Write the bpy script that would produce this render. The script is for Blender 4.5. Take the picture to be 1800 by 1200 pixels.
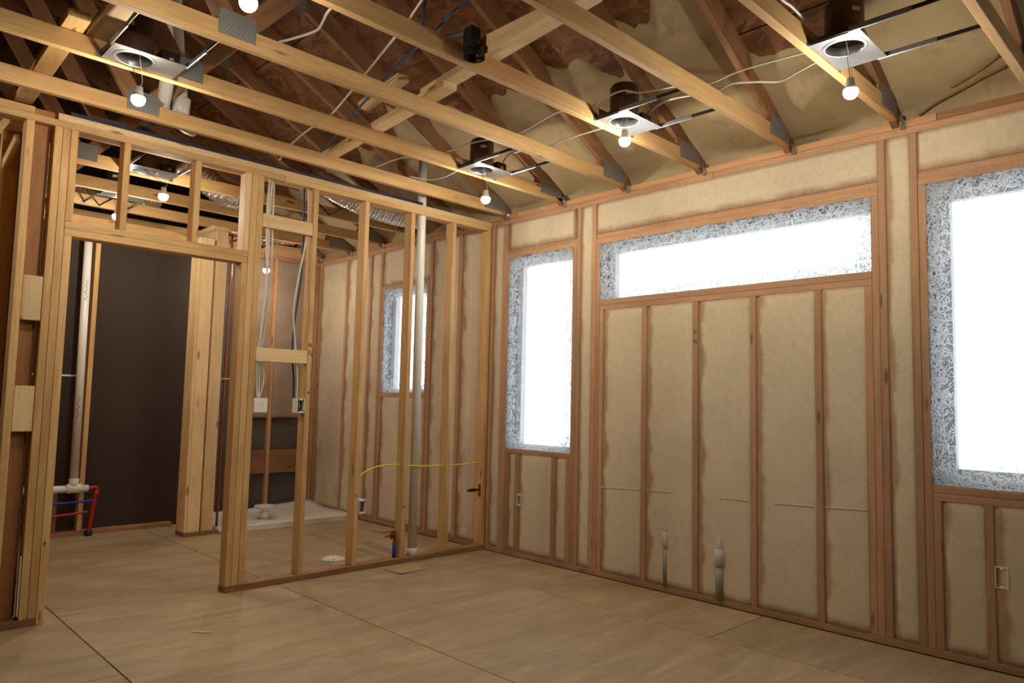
import bpy, bmesh, math, random
from mathutils import Vector, Matrix, noise as mnoise

for o in list(bpy.data.objects):
    bpy.data.objects.remove(o, do_unlink=True)
scene = bpy.context.scene
COL = scene.collection

# ------------------------------------------------------------------ camera
cam_d = bpy.data.cameras.new('camera'); cam = bpy.data.objects.new('camera', cam_d); COL.objects.link(cam)
PITCH, YAW, ROLL = (math.radians(a) for a in (4.6753, 44.4142, 1.2912))
fw = Vector((math.sin(YAW)*math.cos(PITCH), math.cos(YAW)*math.cos(PITCH), math.sin(PITCH)))
rt0 = Vector((math.cos(YAW), -math.sin(YAW), 0)); up0 = rt0.cross(fw)
rt = rt0*math.cos(ROLL)+up0*math.sin(ROLL); up = -rt0*math.sin(ROLL)+up0*math.cos(ROLL)
CAM = Vector((-4.14466, -4.50314, 1.22))
cam.matrix_world = Matrix(((rt.x, up.x, -fw.x, CAM.x), (rt.y, up.y, -fw.y, CAM.y), (rt.z, up.z, -fw.z, CAM.z), (0, 0, 0, 1)))
cam_d.sensor_width = 36.0; cam_d.lens = 1280.288/1800*36; cam_d.clip_start = 0.05
scene.camera = cam

# ------------------------------------------------------------------ world: flat overcast daylight
world = bpy.data.worlds.new('world'); scene.world = world; world.use_nodes = True
bg = world.node_tree.nodes['Background']
bg.inputs['Color'].default_value = (0.86, 0.93, 1.0, 1); bg.inputs['Strength'].default_value = 3.0
BULB = 670.0
BULB_COL = (1.0, 0.90, 0.74, 1)
vs = scene.view_settings
scene.display_settings.display_device = 'sRGB'
vs.view_transform = 'Standard'; vs.look = 'None'; vs.gamma = 1.0; vs.use_curve_mapping = False
vs.exposure = 0.0
cy = scene.cycles
cy.max_bounces = 6; cy.diffuse_bounces = 3; cy.glossy_bounces = 2; cy.transmission_bounces = 2; cy.transparent_max_bounces = 6
cy.caustics_reflective = False; cy.caustics_refractive = False; cy.use_adaptive_sampling = True; cy.adaptive_threshold = 0.03

# ------------------------------------------------------------------ materials
class N:
    def __init__(s, name):
        s.m = bpy.data.materials.new(name); s.m.use_nodes = True
        s.t = s.m.node_tree; s.b = s.t.nodes['Principled BSDF']; s.out = s.t.nodes['Material Output']
    def n(s, typ, **kw):
        nd = s.t.nodes.new(typ)
        for k, v in kw.items():
            if k in nd.inputs: nd.inputs[k].default_value = v
            else: setattr(nd, k, v)
        return nd
    def l(s, a, b): s.t.links.new(a, b)
    def ramp(s, src, stops):
        r = s.n('ShaderNodeValToRGB'); e = r.color_ramp.elements
        while len(e) < len(stops): e.new(0.5)
        for i, (p, c) in enumerate(stops):
            e[i].position = p; e[i].color = c if len(c) == 4 else (*c, 1)
        s.l(src, r.inputs['Fac']); return r.outputs['Color']
    def mix(s, fac, a, b, mode='MIX'):
        m = s.n('ShaderNodeMix', data_type='RGBA', blend_type=mode)
        for sock, v in ((m.inputs[0], fac), (m.inputs[6], a), (m.inputs[7], b)):
            if hasattr(v, 'links'): s.l(v, sock)
            else: sock.default_value = v if isinstance(v, (int, float)) else (v if len(v) == 4 else (*v, 1))
        return m.outputs[2]
    def coord(s, scale=(1, 1, 1), rnd=True, kind='Object'):
        tc = s.n('ShaderNodeTexCoord'); mp = s.n('ShaderNodeMapping'); mp.inputs['Scale'].default_value = scale
        s.l(tc.outputs[kind], mp.inputs['Vector'])
        if rnd:
            oi = s.n('ShaderNodeObjectInfo'); ml = s.n('ShaderNodeMath', operation='MULTIPLY'); ml.inputs[1].default_value = 37.0
            s.l(oi.outputs['Random'], ml.inputs[0]); s.l(ml.outputs[0], mp.inputs['Location'])
        return mp.outputs['Vector']
    def noise(s, vec, scale, detail=4, rough=0.55, dist=0.0):
        n = s.n('ShaderNodeTexNoise'); n.inputs['Scale'].default_value = scale; n.inputs['Detail'].default_value = detail
        n.inputs['Roughness'].default_value = rough; n.inputs['Distortion'].default_value = dist
        s.l(vec, n.inputs['Vector']); return n.outputs['Fac']
    def bump(s, h, strength, dist=0.01):
        b = s.n('ShaderNodeBump'); b.inputs['Strength'].default_value = strength; b.inputs['Distance'].default_value = dist
        s.l(h, b.inputs['Height']); s.l(b.outputs['Normal'], s.b.inputs['Normal'])
    def base(s, c):
        if hasattr(c, 'links'): s.l(c, s.b.inputs['Base Color'])
        else: s.b.inputs['Base Color'].default_value = (*c, 1)
    def set(s, **kw):
        for k, v in kw.items(): s.b.inputs[k.replace('_', ' ')].default_value = v
        return s

def lin(r, g, b):
    f = lambda c: (c/255/12.92) if c/255 <= 0.04045 else ((c/255+0.055)/1.055)**2.4
    return (f(r), f(g), f(b))

def wood(name, light, mid, dark, knots=True, rough=0.7):
    m = N(name)
    v = m.coord((0.9, 14, 14)); fine = m.noise(v, 5.0, 5, 0.6, 0.6)
    v2 = m.coord((0.5, 3.0, 3.0)); broad = m.noise(v2, 2.2, 3, 0.5, 1.2)
    c = m.ramp(fine, [(0.30, mid), (0.62, light)])
    c = m.mix(m.ramp(broad, [(0.42, (0, 0, 0)), (0.75, (0.75, 0.75, 0.75))]), c, dark)
    if knots:
        v3 = m.coord((2.0, 9, 9)); vo = m.n('ShaderNodeTexVoronoi'); vo.inputs['Scale'].default_value = 1.1
        m.l(v3, vo.inputs['Vector'])
        k = m.ramp(vo.outputs['Distance'], [(0.055, (0.85, 0.85, 0.85)), (0.12, (0, 0, 0))])
        c = m.mix(k, c, (dark[0]*0.28, dark[1]*0.22, dark[2]*0.2))
    oi = m.n('ShaderNodeObjectInfo'); hs = m.n('ShaderNodeHueSaturation')
    mr = m.n('ShaderNodeMapRange'); mr.inputs['To Min'].default_value = 0.82; mr.inputs['To Max'].default_value = 1.12
    m.l(oi.outputs['Random'], mr.inputs['Value']); m.l(mr.outputs['Result'], hs.inputs['Value']); m.l(c, hs.inputs['Color'])
    m.base(hs.outputs['Color']); m.set(Roughness=rough); m.bump(fine, 0.15, 0.004)
    return m.m

PINE = wood('pine', lin(216, 178, 122), lin(198, 155, 98), lin(176, 128, 74))
PALE = wood('pale_pine', lin(232, 202, 155), lin(218, 184, 132), lin(198, 160, 108))
RAFT = wood('rafter_wood', lin(158, 116, 78), lin(138, 96, 62), lin(112, 74, 46))
RED = wood('fir_red', lin(202, 156, 114), lin(186, 138, 96), lin(160, 112, 74))
BOARD = wood('brown_board', lin(170, 116, 66), lin(156, 102, 56), lin(134, 84, 44), knots=False)

def plain(name, rgb, rough=0.6, metal=0.0, **kw):
    m = N(name); m.base(lin(*rgb)); m.set(Roughness=rough, Metallic=metal, **kw); return m.m

def floor_mat():
    m = N('subfloor_plywood'); v = m.coord((2.0, 0.35, 1), rnd=True)
    a = m.noise(v, 5, 6, 0.65, 0.8); b = m.noise(m.coord((1, 1, 1)), 1.1, 5, 0.6); g = m.noise(m.coord((9, 1.2, 1)), 7, 4, 0.7)
    c = m.ramp(a, [(0.30, lin(150, 129, 97)), (0.70, lin(180, 158, 122))])
    c = m.mix(m.ramp(b, [(0.45, (0, 0, 0)), (0.72, (0.55, 0.55, 0.55))]), c, lin(146, 118, 82))
    c = m.mix(m.ramp(g, [(0.60, (0, 0, 0)), (0.78, (0.7, 0.7, 0.7))]), c, lin(112, 88, 60))
    g2 = m.noise(m.coord((22, 0.8, 1)), 4, 3, 0.6); c = m.mix(m.ramp(g2, [(0.62, (0, 0, 0)), (0.70, (0.45, 0.45, 0.45))]), c, lin(120, 94, 64))
    sp = m.noise(m.coord((1, 1, 1)), 60, 2, 0.5); c = m.mix(m.ramp(sp, [(0.70, (0, 0, 0)), (0.78, (0.6, 0.6, 0.6))]), c, lin(96, 72, 48))
    oi = m.n('ShaderNodeObjectInfo'); hs = m.n('ShaderNodeHueSaturation'); mr = m.n('ShaderNodeMapRange')
    mr.inputs['To Min'].default_value = 0.92; mr.inputs['To Max'].default_value = 1.06
    m.l(oi.outputs['Random'], mr.inputs['Value']); m.l(mr.outputs['Result'], hs.inputs['Value']); m.l(c, hs.inputs['Color'])
    m.base(hs.outputs['Color']); m.set(Roughness=0.62); m.bump(g, 0.1, 0.003); return m.m
FLOOR = floor_mat()

def osb_mat():
    m = N('osb'); v = m.coord((1, 1, 1), rnd=True); cols = []
    n0 = m.n('ShaderNodeTexNoise'); n0.inputs['Scale'].default_value = 14; m.l(v, n0.inputs['Vector'])
    ad = m.n('ShaderNodeMixRGB', blend_type='ADD'); ad.inputs['Fac'].default_value = 0.05
    m.l(v, ad.inputs[1]); m.l(n0.outputs['Color'], ad.inputs[2])
    for rot, sc in ((0.5, (9, 30, 1)), (-0.75, (8, 26, 1)), (1.5, (10, 34, 1))):
        mp = m.n('ShaderNodeMapping'); mp.inputs['Rotation'].default_value = (0, 0, rot); mp2 = m.n('ShaderNodeMapping'); mp2.inputs['Scale'].default_value = sc
        m.l(ad.outputs[0], mp.inputs['Vector']); m.l(mp.outputs[0], mp2.inputs['Vector'])
        vo = m.n('ShaderNodeTexVoronoi'); vo.inputs['Scale'].default_value = 1.0; m.l(mp2.outputs[0], vo.inputs['Vector'])
        sep = m.n('ShaderNodeSeparateColor'); m.l(vo.outputs['Color'], sep.inputs['Color'])
        cols.append(m.ramp(sep.outputs['Red'], [(0.0, lin(98, 62, 34)), (0.5, lin(122, 80, 46)), (0.85, lin(142, 98, 60)), (1.0, lin(84, 52, 30))]))
        pick = sep.outputs['Green']
        if len(cols) == 1: c = cols[0]
        else: c = m.mix(m.ramp(pick, [(0.5, (0, 0, 0)), (0.52, (1, 1, 1))]), c, cols[-1])
    d = m.ramp(m.noise(v, 3.0, 4, 0.6), [(0.5, (0, 0, 0)), (0.75, (0.5, 0.5, 0.5))])
    c = m.mix(d, c, lin(84, 52, 30))
    m.base(c); m.set(Roughness=0.75); return m.m
OSB = osb_mat()

def insul_mat(name, c1, c2, patch, pamt):
    m = N(name); v = m.coord((1, 1, 1))
    a = m.noise(v, 3.0, 5, 0.6); b = m.noise(m.coord((3, 3, 60)), 2.5, 3, 0.6); p = m.noise(m.coord((2, 2, 0.8)), 3.2, 5, 0.7)
    c = m.ramp(a, [(0.3, c1), (0.7, c2)])
    c = m.mix(m.ramp(p, [(0.55, (0, 0, 0)), (0.75, (pamt, pamt, pamt))]), c, patch)
    at = m.n('ShaderNodeAttribute'); at.attribute_name = 'thin'       # thin cover beside the studs lets the wood show
    wd = m.ramp(m.noise(m.coord((4, 4, 1.2)), 6.0, 4, 0.65), [(0.3, lin(150, 110, 76)), (0.7, lin(184, 142, 104))])
    c = m.mix(at.outputs['Fac'], c, wd)
    m.base(c); m.set(Roughness=0.85); m.b.inputs['Sheen Weight'].default_value = 0.2
    m.bump(b, 0.12, 0.004); return m.m
INSUL = insul_mat('blown_insulation', lin(214, 200, 172), lin(226, 213, 186), lin(192, 170, 138), 0.3)
INSULB = insul_mat('bath_insulation', lin(214, 196, 170), lin(226, 212, 188), lin(176, 146, 120), 0.7)
INSULG = insul_mat('grey_insulation', lin(132, 112, 96), lin(158, 136, 118), lin(98, 84, 76), 0.6)
DARKP = insul_mat('dark_sheathing', lin(70, 62, 58), lin(92, 82, 74), lin(52, 47, 46), 0.6)
FOAM = insul_mat('spray_foam', lin(166, 146, 110), lin(184, 164, 126), lin(138, 114, 80), 0.7)
BROWN = plain('brown_paper_board', (48, 31, 20), 0.72)
WALLX = plain('plain_wall', (84, 70, 56), 0.8)
PVC = plain('white_pvc', (226, 222, 214), 0.35)
GREYL = plain('light_grey_pipe', (196, 192, 182), 0.5)
GREYP = plain('grey_pipe', (150, 148, 140), 0.5)
WHITE = plain('white_plastic', (232, 228, 220), 0.45)
BLACK = plain('black_plastic', (22, 22, 24), 0.45)
BLUE = plain('blue_cable', (52, 82, 132), 0.5)
NAVY = plain('navy_cable', (30, 40, 92), 0.5)
REDP = plain('red_pex', (176, 30, 26), 0.4)
BLUEP = plain('blue_pex', (30, 50, 190), 0.4)
YEL = plain('yellow_cable', (226, 200, 60), 0.5)
MUST = plain('mustard_cable', (150, 122, 52), 0.7)
CABLE = plain('white_cable', (214, 208, 192), 0.5)
COPPER = plain('copper', (160, 92, 56), 0.4, 0.9)
BRASS = plain('brass', (176, 130, 70), 0.35, 1.0)
PURPLE = plain('purple_strip', (26, 19, 42), 0.6)
INK = plain('ink', (34, 26, 20), 0.8)
VINYL = plain('window_vinyl', (176, 178, 180), 0.5)
WRAP = plain('jamb_membrane', (84, 84, 84), 0.7)
WRAPL = plain('house_wrap', (150, 152, 152), 0.6)
GAP = plain('dark_underlayment', (30, 26, 24), 0.9)
CARD = plain('cardboard', (172, 142, 104), 0.8)
PAN = plain('shower_pan', (226, 220, 212), 0.4)
STEEL = plain('galvanised_steel', (176, 178, 180), 0.34, 0.9)
DSTEEL = plain('dark_steel', (66, 60, 58), 0.4, 0.8)
HOUSE = plain('can_housing', (118, 96, 80), 0.38, 0.75)

def plate_mat():
    m = N('nail_plate'); v0 = m.coord((1, 1, 1), rnd=False); sx = m.n('ShaderNodeSeparateXYZ'); cx = m.n('ShaderNodeCombineXYZ')
    m.l(v0, sx.inputs[0]); m.l(sx.outputs['Z'], cx.inputs['X']); m.l(sx.outputs['X'], cx.inputs['Y']); v = cx.outputs[0]
    br = m.n('ShaderNodeTexBrick'); br.inputs['Scale'].default_value = 22; br.inputs['Brick Width'].default_value = 0.6; br.inputs['Row Height'].default_value = 0.18
    br.inputs['Color1'].default_value = (0.36, 0.35, 0.33, 1); br.inputs['Color2'].default_value = (0.42, 0.41, 0.39, 1)
    br.inputs['Mortar'].default_value = (0.16, 0.15, 0.14, 1); br.inputs['Mortar Size'].default_value = 0.07
    m.l(v, br.inputs['Vector']); m.base(br.outputs['Color']); m.set(Roughness=0.55, Metallic=0.1); return m.m
NAILP = plate_mat()

def foil_mat():
    m = N('foil'); m.base((0.78, 0.77, 0.75)); m.set(Metallic=1.0, Roughness=0.22)
    m.bump(m.noise(m.coord((1, 1, 1)), 45, 3, 0.6, 1.5), 0.8, 0.01); return m.m
FOIL = foil_mat()

def bulb_mat():
    m = N('bulb_glow'); e = m.n('ShaderNodeEmission'); e.inputs['Color'].default_value = BULB_COL; e.inputs['Strength'].default_value = BULB
    m.l(e.outputs[0], m.out.inputs['Surface']); return m.m
GLOW = bulb_mat()

def net_mat(name, lo, hi, col, scale, tf=0.5, dist=1.0):
    m = N(name); v = m.coord((1, 1, 1), rnd=False)
    f = m.ramp(m.noise(v, scale, 5, 0.75, dist), [(0.36, (lo, lo, lo)), (0.74, (hi, hi, hi))])
    tr = m.n('ShaderNodeBsdfTransparent'); di = m.n('ShaderNodeBsdfDiffuse'); tl = m.n('ShaderNodeBsdfTranslucent')
    di.inputs['Color'].default_value = (*col, 1); tl.inputs['Color'].default_value = (*col, 1)
    mx = m.n('ShaderNodeMixShader'); mx.inputs['Fac'].default_value = tf; m.l(di.outputs[0], mx.inputs[1]); m.l(tl.outputs[0], mx.inputs[2])
    m2 = m.n('ShaderNodeMixShader'); m.l(f, m2.inputs['Fac']); m.l(tr.outputs[0], m2.inputs[1]); m.l(mx.outputs[0], m2.inputs[2])
    m.l(m2.outputs[0], m.out.inputs['Surface']); return m.m
NET = net_mat('wall_netting', 0.14, 0.30, (0.70, 0.60, 0.48), 30)
NETW = net_mat('window_netting', 0.03, 0.34, (0.84, 0.86, 0.88), 42, 0.65, 3.0)

def fibre_mat():
    m = N('fibre'); di = m.n('ShaderNodeBsdfDiffuse'); tl = m.n('ShaderNodeBsdfTranslucent')
    di.inputs['Color'].default_value = (0.8, 0.82, 0.85, 1); tl.inputs['Color'].default_value = (0.8, 0.84, 0.88, 1)
    mx = m.n('ShaderNodeMixShader'); mx.inputs['Fac'].default_value = 0.65
    m.l(di.outputs[0], mx.inputs[1]); m.l(tl.outputs[0], mx.inputs[2]); m.l(mx.outputs[0], m.out.inputs['Surface']); return m.m
FIBRE = fibre_mat()

def glass_mat():
    m = N('window_glass'); tr = m.n('ShaderNodeBsdfTransparent'); gl = m.n('ShaderNodeBsdfGlossy'); gl.inputs['Roughness'].default_value = 0.02
    mx = m.n('ShaderNodeMixShader'); mx.inputs['Fac'].default_value = 0.06
    m.l(tr.outputs[0], mx.inputs[1]); m.l(gl.outputs[0], mx.inputs[2]); m.l(mx.outputs[0], m.out.inputs['Surface']); return m.m
GLASS = glass_mat()

# ------------------------------------------------------------------ object helpers
def link(o, parent=None, mw=None):
    COL.objects.link(o)
    mw = mw if mw is not None else Matrix()
    if parent is not None:
        o.parent = parent
        o.matrix_basis = WM(parent).inverted() @ mw
    else:
        o.matrix_basis = mw
    return o
def WM(o):
    return o.matrix_basis.copy() if o.parent is None else WM(o.parent) @ o.matrix_basis
def tag(o, label=None, cat=None, group=None, kind=None):
    if label: o['label'] = label
    if cat: o['category'] = cat
    if group: o['group'] = group
    if kind: o['kind'] = kind
    return o
def thing(name, label, cat, loc=(0, 0, 0), group=None):
    o = bpy.data.objects.new(name, None); o.empty_display_size = 0.1
    link(o, None, Matrix.Translation(loc)); return tag(o, label, cat, group)
def struct(name, loc=(0, 0, 0), label=None):
    o = bpy.data.objects.new(name, None); link(o, None, Matrix.Translation(loc)); o['kind'] = 'structure'
    if label: o['label'] = label
    return o
def mesh_from(name, verts, faces, mat, smooth=False):
    me = bpy.data.meshes.new(name); me.from_pydata([tuple(v) for v in verts], [], faces); me.update()
    if mat: me.materials.append(mat)
    if smooth: me.polygons.foreach_set('use_smooth', [True]*len(me.polygons))
    return me
def put(name, me, parent=None, mw=None):
    return link(bpy.data.objects.new(name, me), parent, mw)

_boxc = {}
def box_mesh(dx, dy, dz, mat, ch=0.0025):
    key = (round(dx, 4), round(dy, 4), round(dz, 4), mat.name, ch)
    if key in _boxc: return _boxc[key]
    bm = bmesh.new(); bmesh.ops.create_cube(bm, size=1.0)
    for v in bm.verts: v.co = Vector((v.co.x*dx, v.co.y*dy, v.co.z*dz))
    c = min(ch, dx*0.3, dy*0.3, dz*0.3)
    if c > 0.0004: bmesh.ops.bevel(bm, geom=bm.edges[:], offset=c, segments=1, affect='EDGES', profile=0.5)
    me = bpy.data.meshes.new('box'); bm.to_mesh(me); bm.free(); me.materials.append(mat); _boxc[key] = me
    return me
ROTS = {0: Matrix(), 1: Matrix.Rotation(math.pi/2, 4, 'Z'), 2: Matrix.Rotation(-math.pi/2, 4, 'Y')}
def box(name, x0, x1, y0, y1, z0, z1, mat, parent=None, ch=0.0025):
    """axis aligned box; its local X runs along the longest side (so wood grain follows)"""
    d = [abs(x1-x0), abs(y1-y0), abs(z1-z0)]; c = Vector(((x0+x1)/2, (y0+y1)/2, (z0+z1)/2)); a = d.index(max(d))
    if a == 0: me = box_mesh(d[0], d[1], d[2], mat, ch)
    elif a == 1: me = box_mesh(d[1], d[0], d[2], mat, ch)
    else: me = box_mesh(d[2], d[1], d[0], mat, ch)
    return put(name, me, parent, Matrix.Translation(c) @ ROTS[a])
def bar(name, p0, p1, w, t, mat, parent=None, upv=(0, 0, 1), ch=0.0025):
    """board from p0 to p1: w across, t along the up direction"""
    p0, p1 = Vector(p0), Vector(p1); X = (p1-p0); L = X.length; X.normalize(); U = Vector(upv)
    Y = U.cross(X); Y.normalize(); Z = X.cross(Y); M = Matrix((X, Y, Z)).transposed().to_4x4(); M.translation = (p0+p1)/2
    return put(name, box_mesh(L, w, t, mat, ch), parent, M)

def catmull(pts, n=8):
    P = [Vector(p) for p in pts]
    if len(P) == 2: return [P[0].lerp(P[1], i/n) for i in range(n+1)]
    P = [P[0]*2-P[1]] + P + [P[-1]*2-P[-2]]; out = []
    for i in range(1, len(P)-2):
        a, b, c, d = P[i-1:i+3]
        for k in range(n):
            t = k/n
            out.append(0.5*((2*b)+(c-a)*t+(2*a-5*b+4*c-d)*t*t+(3*b-a-3*c+d)*t**3))
    out.append(P[-2]); return out
def sweep(pts, radius, seg=8, caps=True, org=None):
    """tube mesh data; radius number or list"""
    org = org or Vector((0, 0, 0)); n = len(pts); vs_, fs = [], []
    R = radius if isinstance(radius, (list, tuple)) else [radius]*n
    T = [(pts[min(i+1, n-1)]-pts[max(i-1, 0)]).normalized() for i in range(n)]
    ref = Vector((0, 0, 1)) if abs(T[0].z) < 0.9 else Vector((1, 0, 0))
    U = T[0].cross(ref).normalized()
    for i in range(n):
        U = (U-T[i]*U.dot(T[i])).normalized(); V = T[i].cross(U)
        for k in range(seg):
            a = 2*math.pi*k/seg; vs_.append(pts[i]+(U*math.cos(a)+V*math.sin(a))*R[i]-org)
    for i in range(n-1):
        for k in range(seg):
            k2 = (k+1) % seg; fs.append((i*seg+k, i*seg+k2, (i+1)*seg+k2, (i+1)*seg+k))
    if caps:
        fs.append(tuple(range(seg))[::-1]); fs.append(tuple((n-1)*seg+k for k in range(seg)))
    return vs_, fs
def tube(name, pts, r, mat, parent=None, seg=8, smooth_path=True, n=8, caps=True):
    P = catmull(pts, n) if smooth_path else [Vector(p) for p in pts]
    org = P[0].copy(); v, f = sweep(P, r, seg, caps, org)
    return put(name, mesh_from(name, v, f, mat, True), parent, Matrix.Translation(org))
def lathe(profile, seg=24, capb=False, capt=False):
    v, f = [], []
    for r, z in profile:
        for k in range(seg):
            a = 2*math.pi*k/seg; v.append((r*math.cos(a), r*math.sin(a), z))
    for i in range(len(profile)-1):
        for k in range(seg):
            k2 = (k+1) % seg; f.append((i*seg+k, i*seg+k2, (i+1)*seg+k2, (i+1)*seg+k))
    if capb: f.append(tuple(range(seg))[::-1])
    if capt: f.append(tuple((len(profile)-1)*seg+k for k in range(seg)))
    return v, f
def lathe_obj(name, profile, mat, parent, loc, seg=24, capb=False, capt=False, rot=None):
    v, f = lathe(profile, seg, capb, capt); M = Matrix.Translation(loc)
    if rot is not None: M = M @ rot
    return put(name, mesh_from(name, v, f, mat, True), parent, M)
def strokes(name, lines, mat, parent, to_world, w=0.004, off=0.0006):
    """hand written marks: ribbons in a (u,v) plane mapped by to_world(u,v,off)"""
    v, f = [], []
    for ln in lines:
        for (a, b), (c, d) in zip(ln[:-1], ln[1:]):
            L = math.hypot(c-a, d-b) or 1; nx, ny = -(d-b)/L*w/2, (c-a)/L*w/2; i = len(v)
            for (p, q) in ((a+nx, b+ny), (a-nx, b-ny), (c-nx, d-ny), (c+nx, d+ny)): v.append(to_world(p, q, off))
            f.append((i, i+1, i+2, i+3))
    o = WM(parent).inverted(); v = [o @ Vector(p) for p in v]
    return put(name, mesh_from(name, v, f, mat), parent, WM(parent))

random.seed(4)
H0, H1, HP = 2.69, 2.77, 2.731
SLOPE, CH_LOW = 0.545, 2.735
RIDGE = -4.35
ROOF_U = CH_LOW+0.14*math.sqrt(1+SLOPE*SLOPE)
Y_REAR, Y_FAR, X_LEFT = -6.6, 4.6, -8.7

# ================================================================== SETTING
# ---- floor
fl = struct('floor', (0, 0, 0))
box('floor_deck', X_LEFT, 0.15, Y_REAR, Y_FAR, -0.06, -0.022, GAP, fl)
cols = [(-0.60, -0.006), (-1.82, -0.60), (-3.04, -1.82), (-4.26, -3.04), (-5.48, -4.26), (-6.7, -5.48), (X_LEFT, -6.7)]
offs = [-2.43, -1.0, -2.25, -1.0, -2.25, -1.0, -2.25]
for (a, b), o in zip(cols, offs):
    ys = [y for y in (o+2.44*k for k in range(-4, 5)) if Y_REAR < y < Y_FAR]; ys = [Y_REAR]+ys+[Y_FAR]
    for y0, y1 in zip(ys[:-1], ys[1:]):
        if y1-y0 > 0.05: box('floor_panel', a+0.0028, b-0.0028, y0+0.0022, y1-0.0022, -0.02, 0, FLOOR, fl, ch=0.0012)

# ---- roof deck
ce = struct('ceiling', (0, 0, ROOF_U))
rng = random.Random(2)
nrm = math.sqrt(1+SLOPE*SLOPE); ca, sa = 1/nrm, SLOPE/nrm
def slope_pt(s, side):     # s = distance up the slope from x=0.45 (or its mirror)
    x = 0.45-s*ca; z = ROOF_U-SLOPE*x
    return (x, z) if side > 0 else (2*RIDGE-x, z)
S_MAX = (0.45-RIDGE)/ca
for side in (1, -1):
    s = 0.0; row = 0
    while s < S_MAX-0.01:
        s2 = min(s+1.22, S_MAX); y = Y_REAR-(0.8 if row % 2 else 0)
        while y < Y_FAR:
            ya, yb = max(y, Y_REAR), min(y+2.44, Y_FAR)
            if yb-ya > 0.05:
                (xa, za), (xb, zb) = slope_pt(s+0.004, side), slope_pt(s2-0.004, side)
                X = Vector((xb-xa, 0, zb-za)); L = X.length; X.normalize(); Yv = Vector((0, 1, 0)); Z = X.cross(Yv)
                if Z.z < 0: Z = -Z; Yv = -Yv
                M = Matrix((X, Yv, Z)).transposed().to_4x4()
                M.translation = Vector(((xa+xb)/2, (ya+yb)/2, (za+zb)/2))+Z*0.006
                put('roof_panel', box_mesh(L, yb-ya-0.008, 0.012, OSB, 0.001), ce, M)
            y += 2.44
        s = s2; row += 1
    (xa, za), (xb, zb) = slope_pt(-0.02, side), slope_pt(S_MAX+0.01, side)
    v = [(xa, Y_REAR-.05, za+0.016), (xa, Y_FAR+.05, za+0.016), (xb, Y_FAR+.05, zb+0.016), (xb, Y_REAR-.05, zb+0.016)]
    v += [(p[0], p[1], p[2]+0.02) for p in v]
    v = [(p[0], p[1], p[2]-ROOF_U) for p in v]
    f = [(0, 1, 2, 3), (4, 7, 6, 5), (0, 4, 5, 1), (1, 5, 6, 2), (2, 6, 7, 3), (3, 7, 4, 0)]
    put('underlayment', mesh_from('underlayment', v, f, GAP), ce, WM(ce))

# ---- outer walls out of the picture
def plain_wall(name, x0, x1, y0, y1, z1, mat=WALLX):
    o = box(name, x0, x1, y0, y1, 0.0, z1, mat, None); o['kind'] = 'structure'; return o
plain_wall('wall_rear', X_LEFT, 0.15, Y_REAR-0.1, Y_REAR, 5.4)
plain_wall('wall_far', X_LEFT, 0.15, Y_FAR, Y_FAR+0.1, 5.4)
plain_wall('wall_left', X_LEFT-0.1, X_LEFT, Y_REAR-0.1, Y_FAR+0.1, 3.2)

# ---- right wall with the windows
wr = struct('wall_right', (0, 0, 0))
D = 0.14
def rstud(y0, y1, z0, z1, name='stud', mat=None, x0=0.0):
    a, b = min(y0, y1), max(y0, y1)
    return box(name, x0, D, a+0.0008, b-0.0008, z0, z1, mat or RED, wr)
WIN = [(-0.915, -0.222, 0.84, 2.395), (-3.066, -1.176, 1.968, 2.385), (-4.90, -3.34, 0.845, 2.40), (0.875, 1.57, 1.275, 2.30)]
rstud(Y_REAR, 2.90, 0.0, 0.038, 'bottom_plate')
rstud(Y_REAR, -2.1, H0, H0+0.039, 'top_plate'); rstud(-2.1, 2.90, H0, H0+0.039, 'top_plate')
rstud(Y_REAR, -3.4, H0+0.040, H1, 'top_plate', RAFT); rstud(-3.4, -0.3, H0+0.040, H1, 'top_plate'); rstud(-0.3, 2.90, H0+0.040, H1, 'top_plate')
zb, zt = 0.038, H0
for y in (-0.184, -0.953, -1.138, -3.104, -3.301, -4.938): rstud(y, y+(-0.038 if y in (-0.953, -3.104, -4.938) else 0.038), zb, zt, 'king_stud')
rstud(-0.222, -0.184, zb, 2.395, 'jack_stud'); rstud(-0.953, -0.915, zb, 2.395, 'jack_stud')
rstud(-1.176, -1.138, zb, 2.385, 'jack_stud'); rstud(-3.104, -3.066, zb, 2.385, 'jack_stud')
rstud(-3.340, -3.302, zb, 2.40, 'jack_stud'); rstud(-4.938, -4.90, zb, 2.40, 'jack_stud')
rstud(-0.038, 0.0, zb, zt); rstud(0.089, 0.127, zb, zt)
# window 1
rstud(-0.953, -0.184, 2.395, 2.433, 'head_plate'); rstud(-0.915, -0.222, 0.802, 0.84, 'sill_plate'); rstud(-0.953, -0.184, 2.433, 2.46, 'head_plate', x0=0.006)
for y in (-0.26, -0.378, -0.768, -0.915): rstud(y, y+0.038, zb, 0.802, 'cripple_stud')
# transom
rstud(-3.104, -1.138, 2.385, 2.423, 'head_plate'); rstud(-3.104, -1.138, 2.423, 2.461, 'head_plate', x0=0.006)
rstud(-3.066, -1.176, 1.930, 1.968, 'sill_plate'); rstud(-3.066, -1.176, 1.893, 1.929, 'sill_plate')
TS = [-1.214, -1.592, -1.992, -2.390, -2.788, -3.066]
tst = [rstud(y, y+0.038, zb, 1.893, 'cripple_stud') for y in TS]
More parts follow.
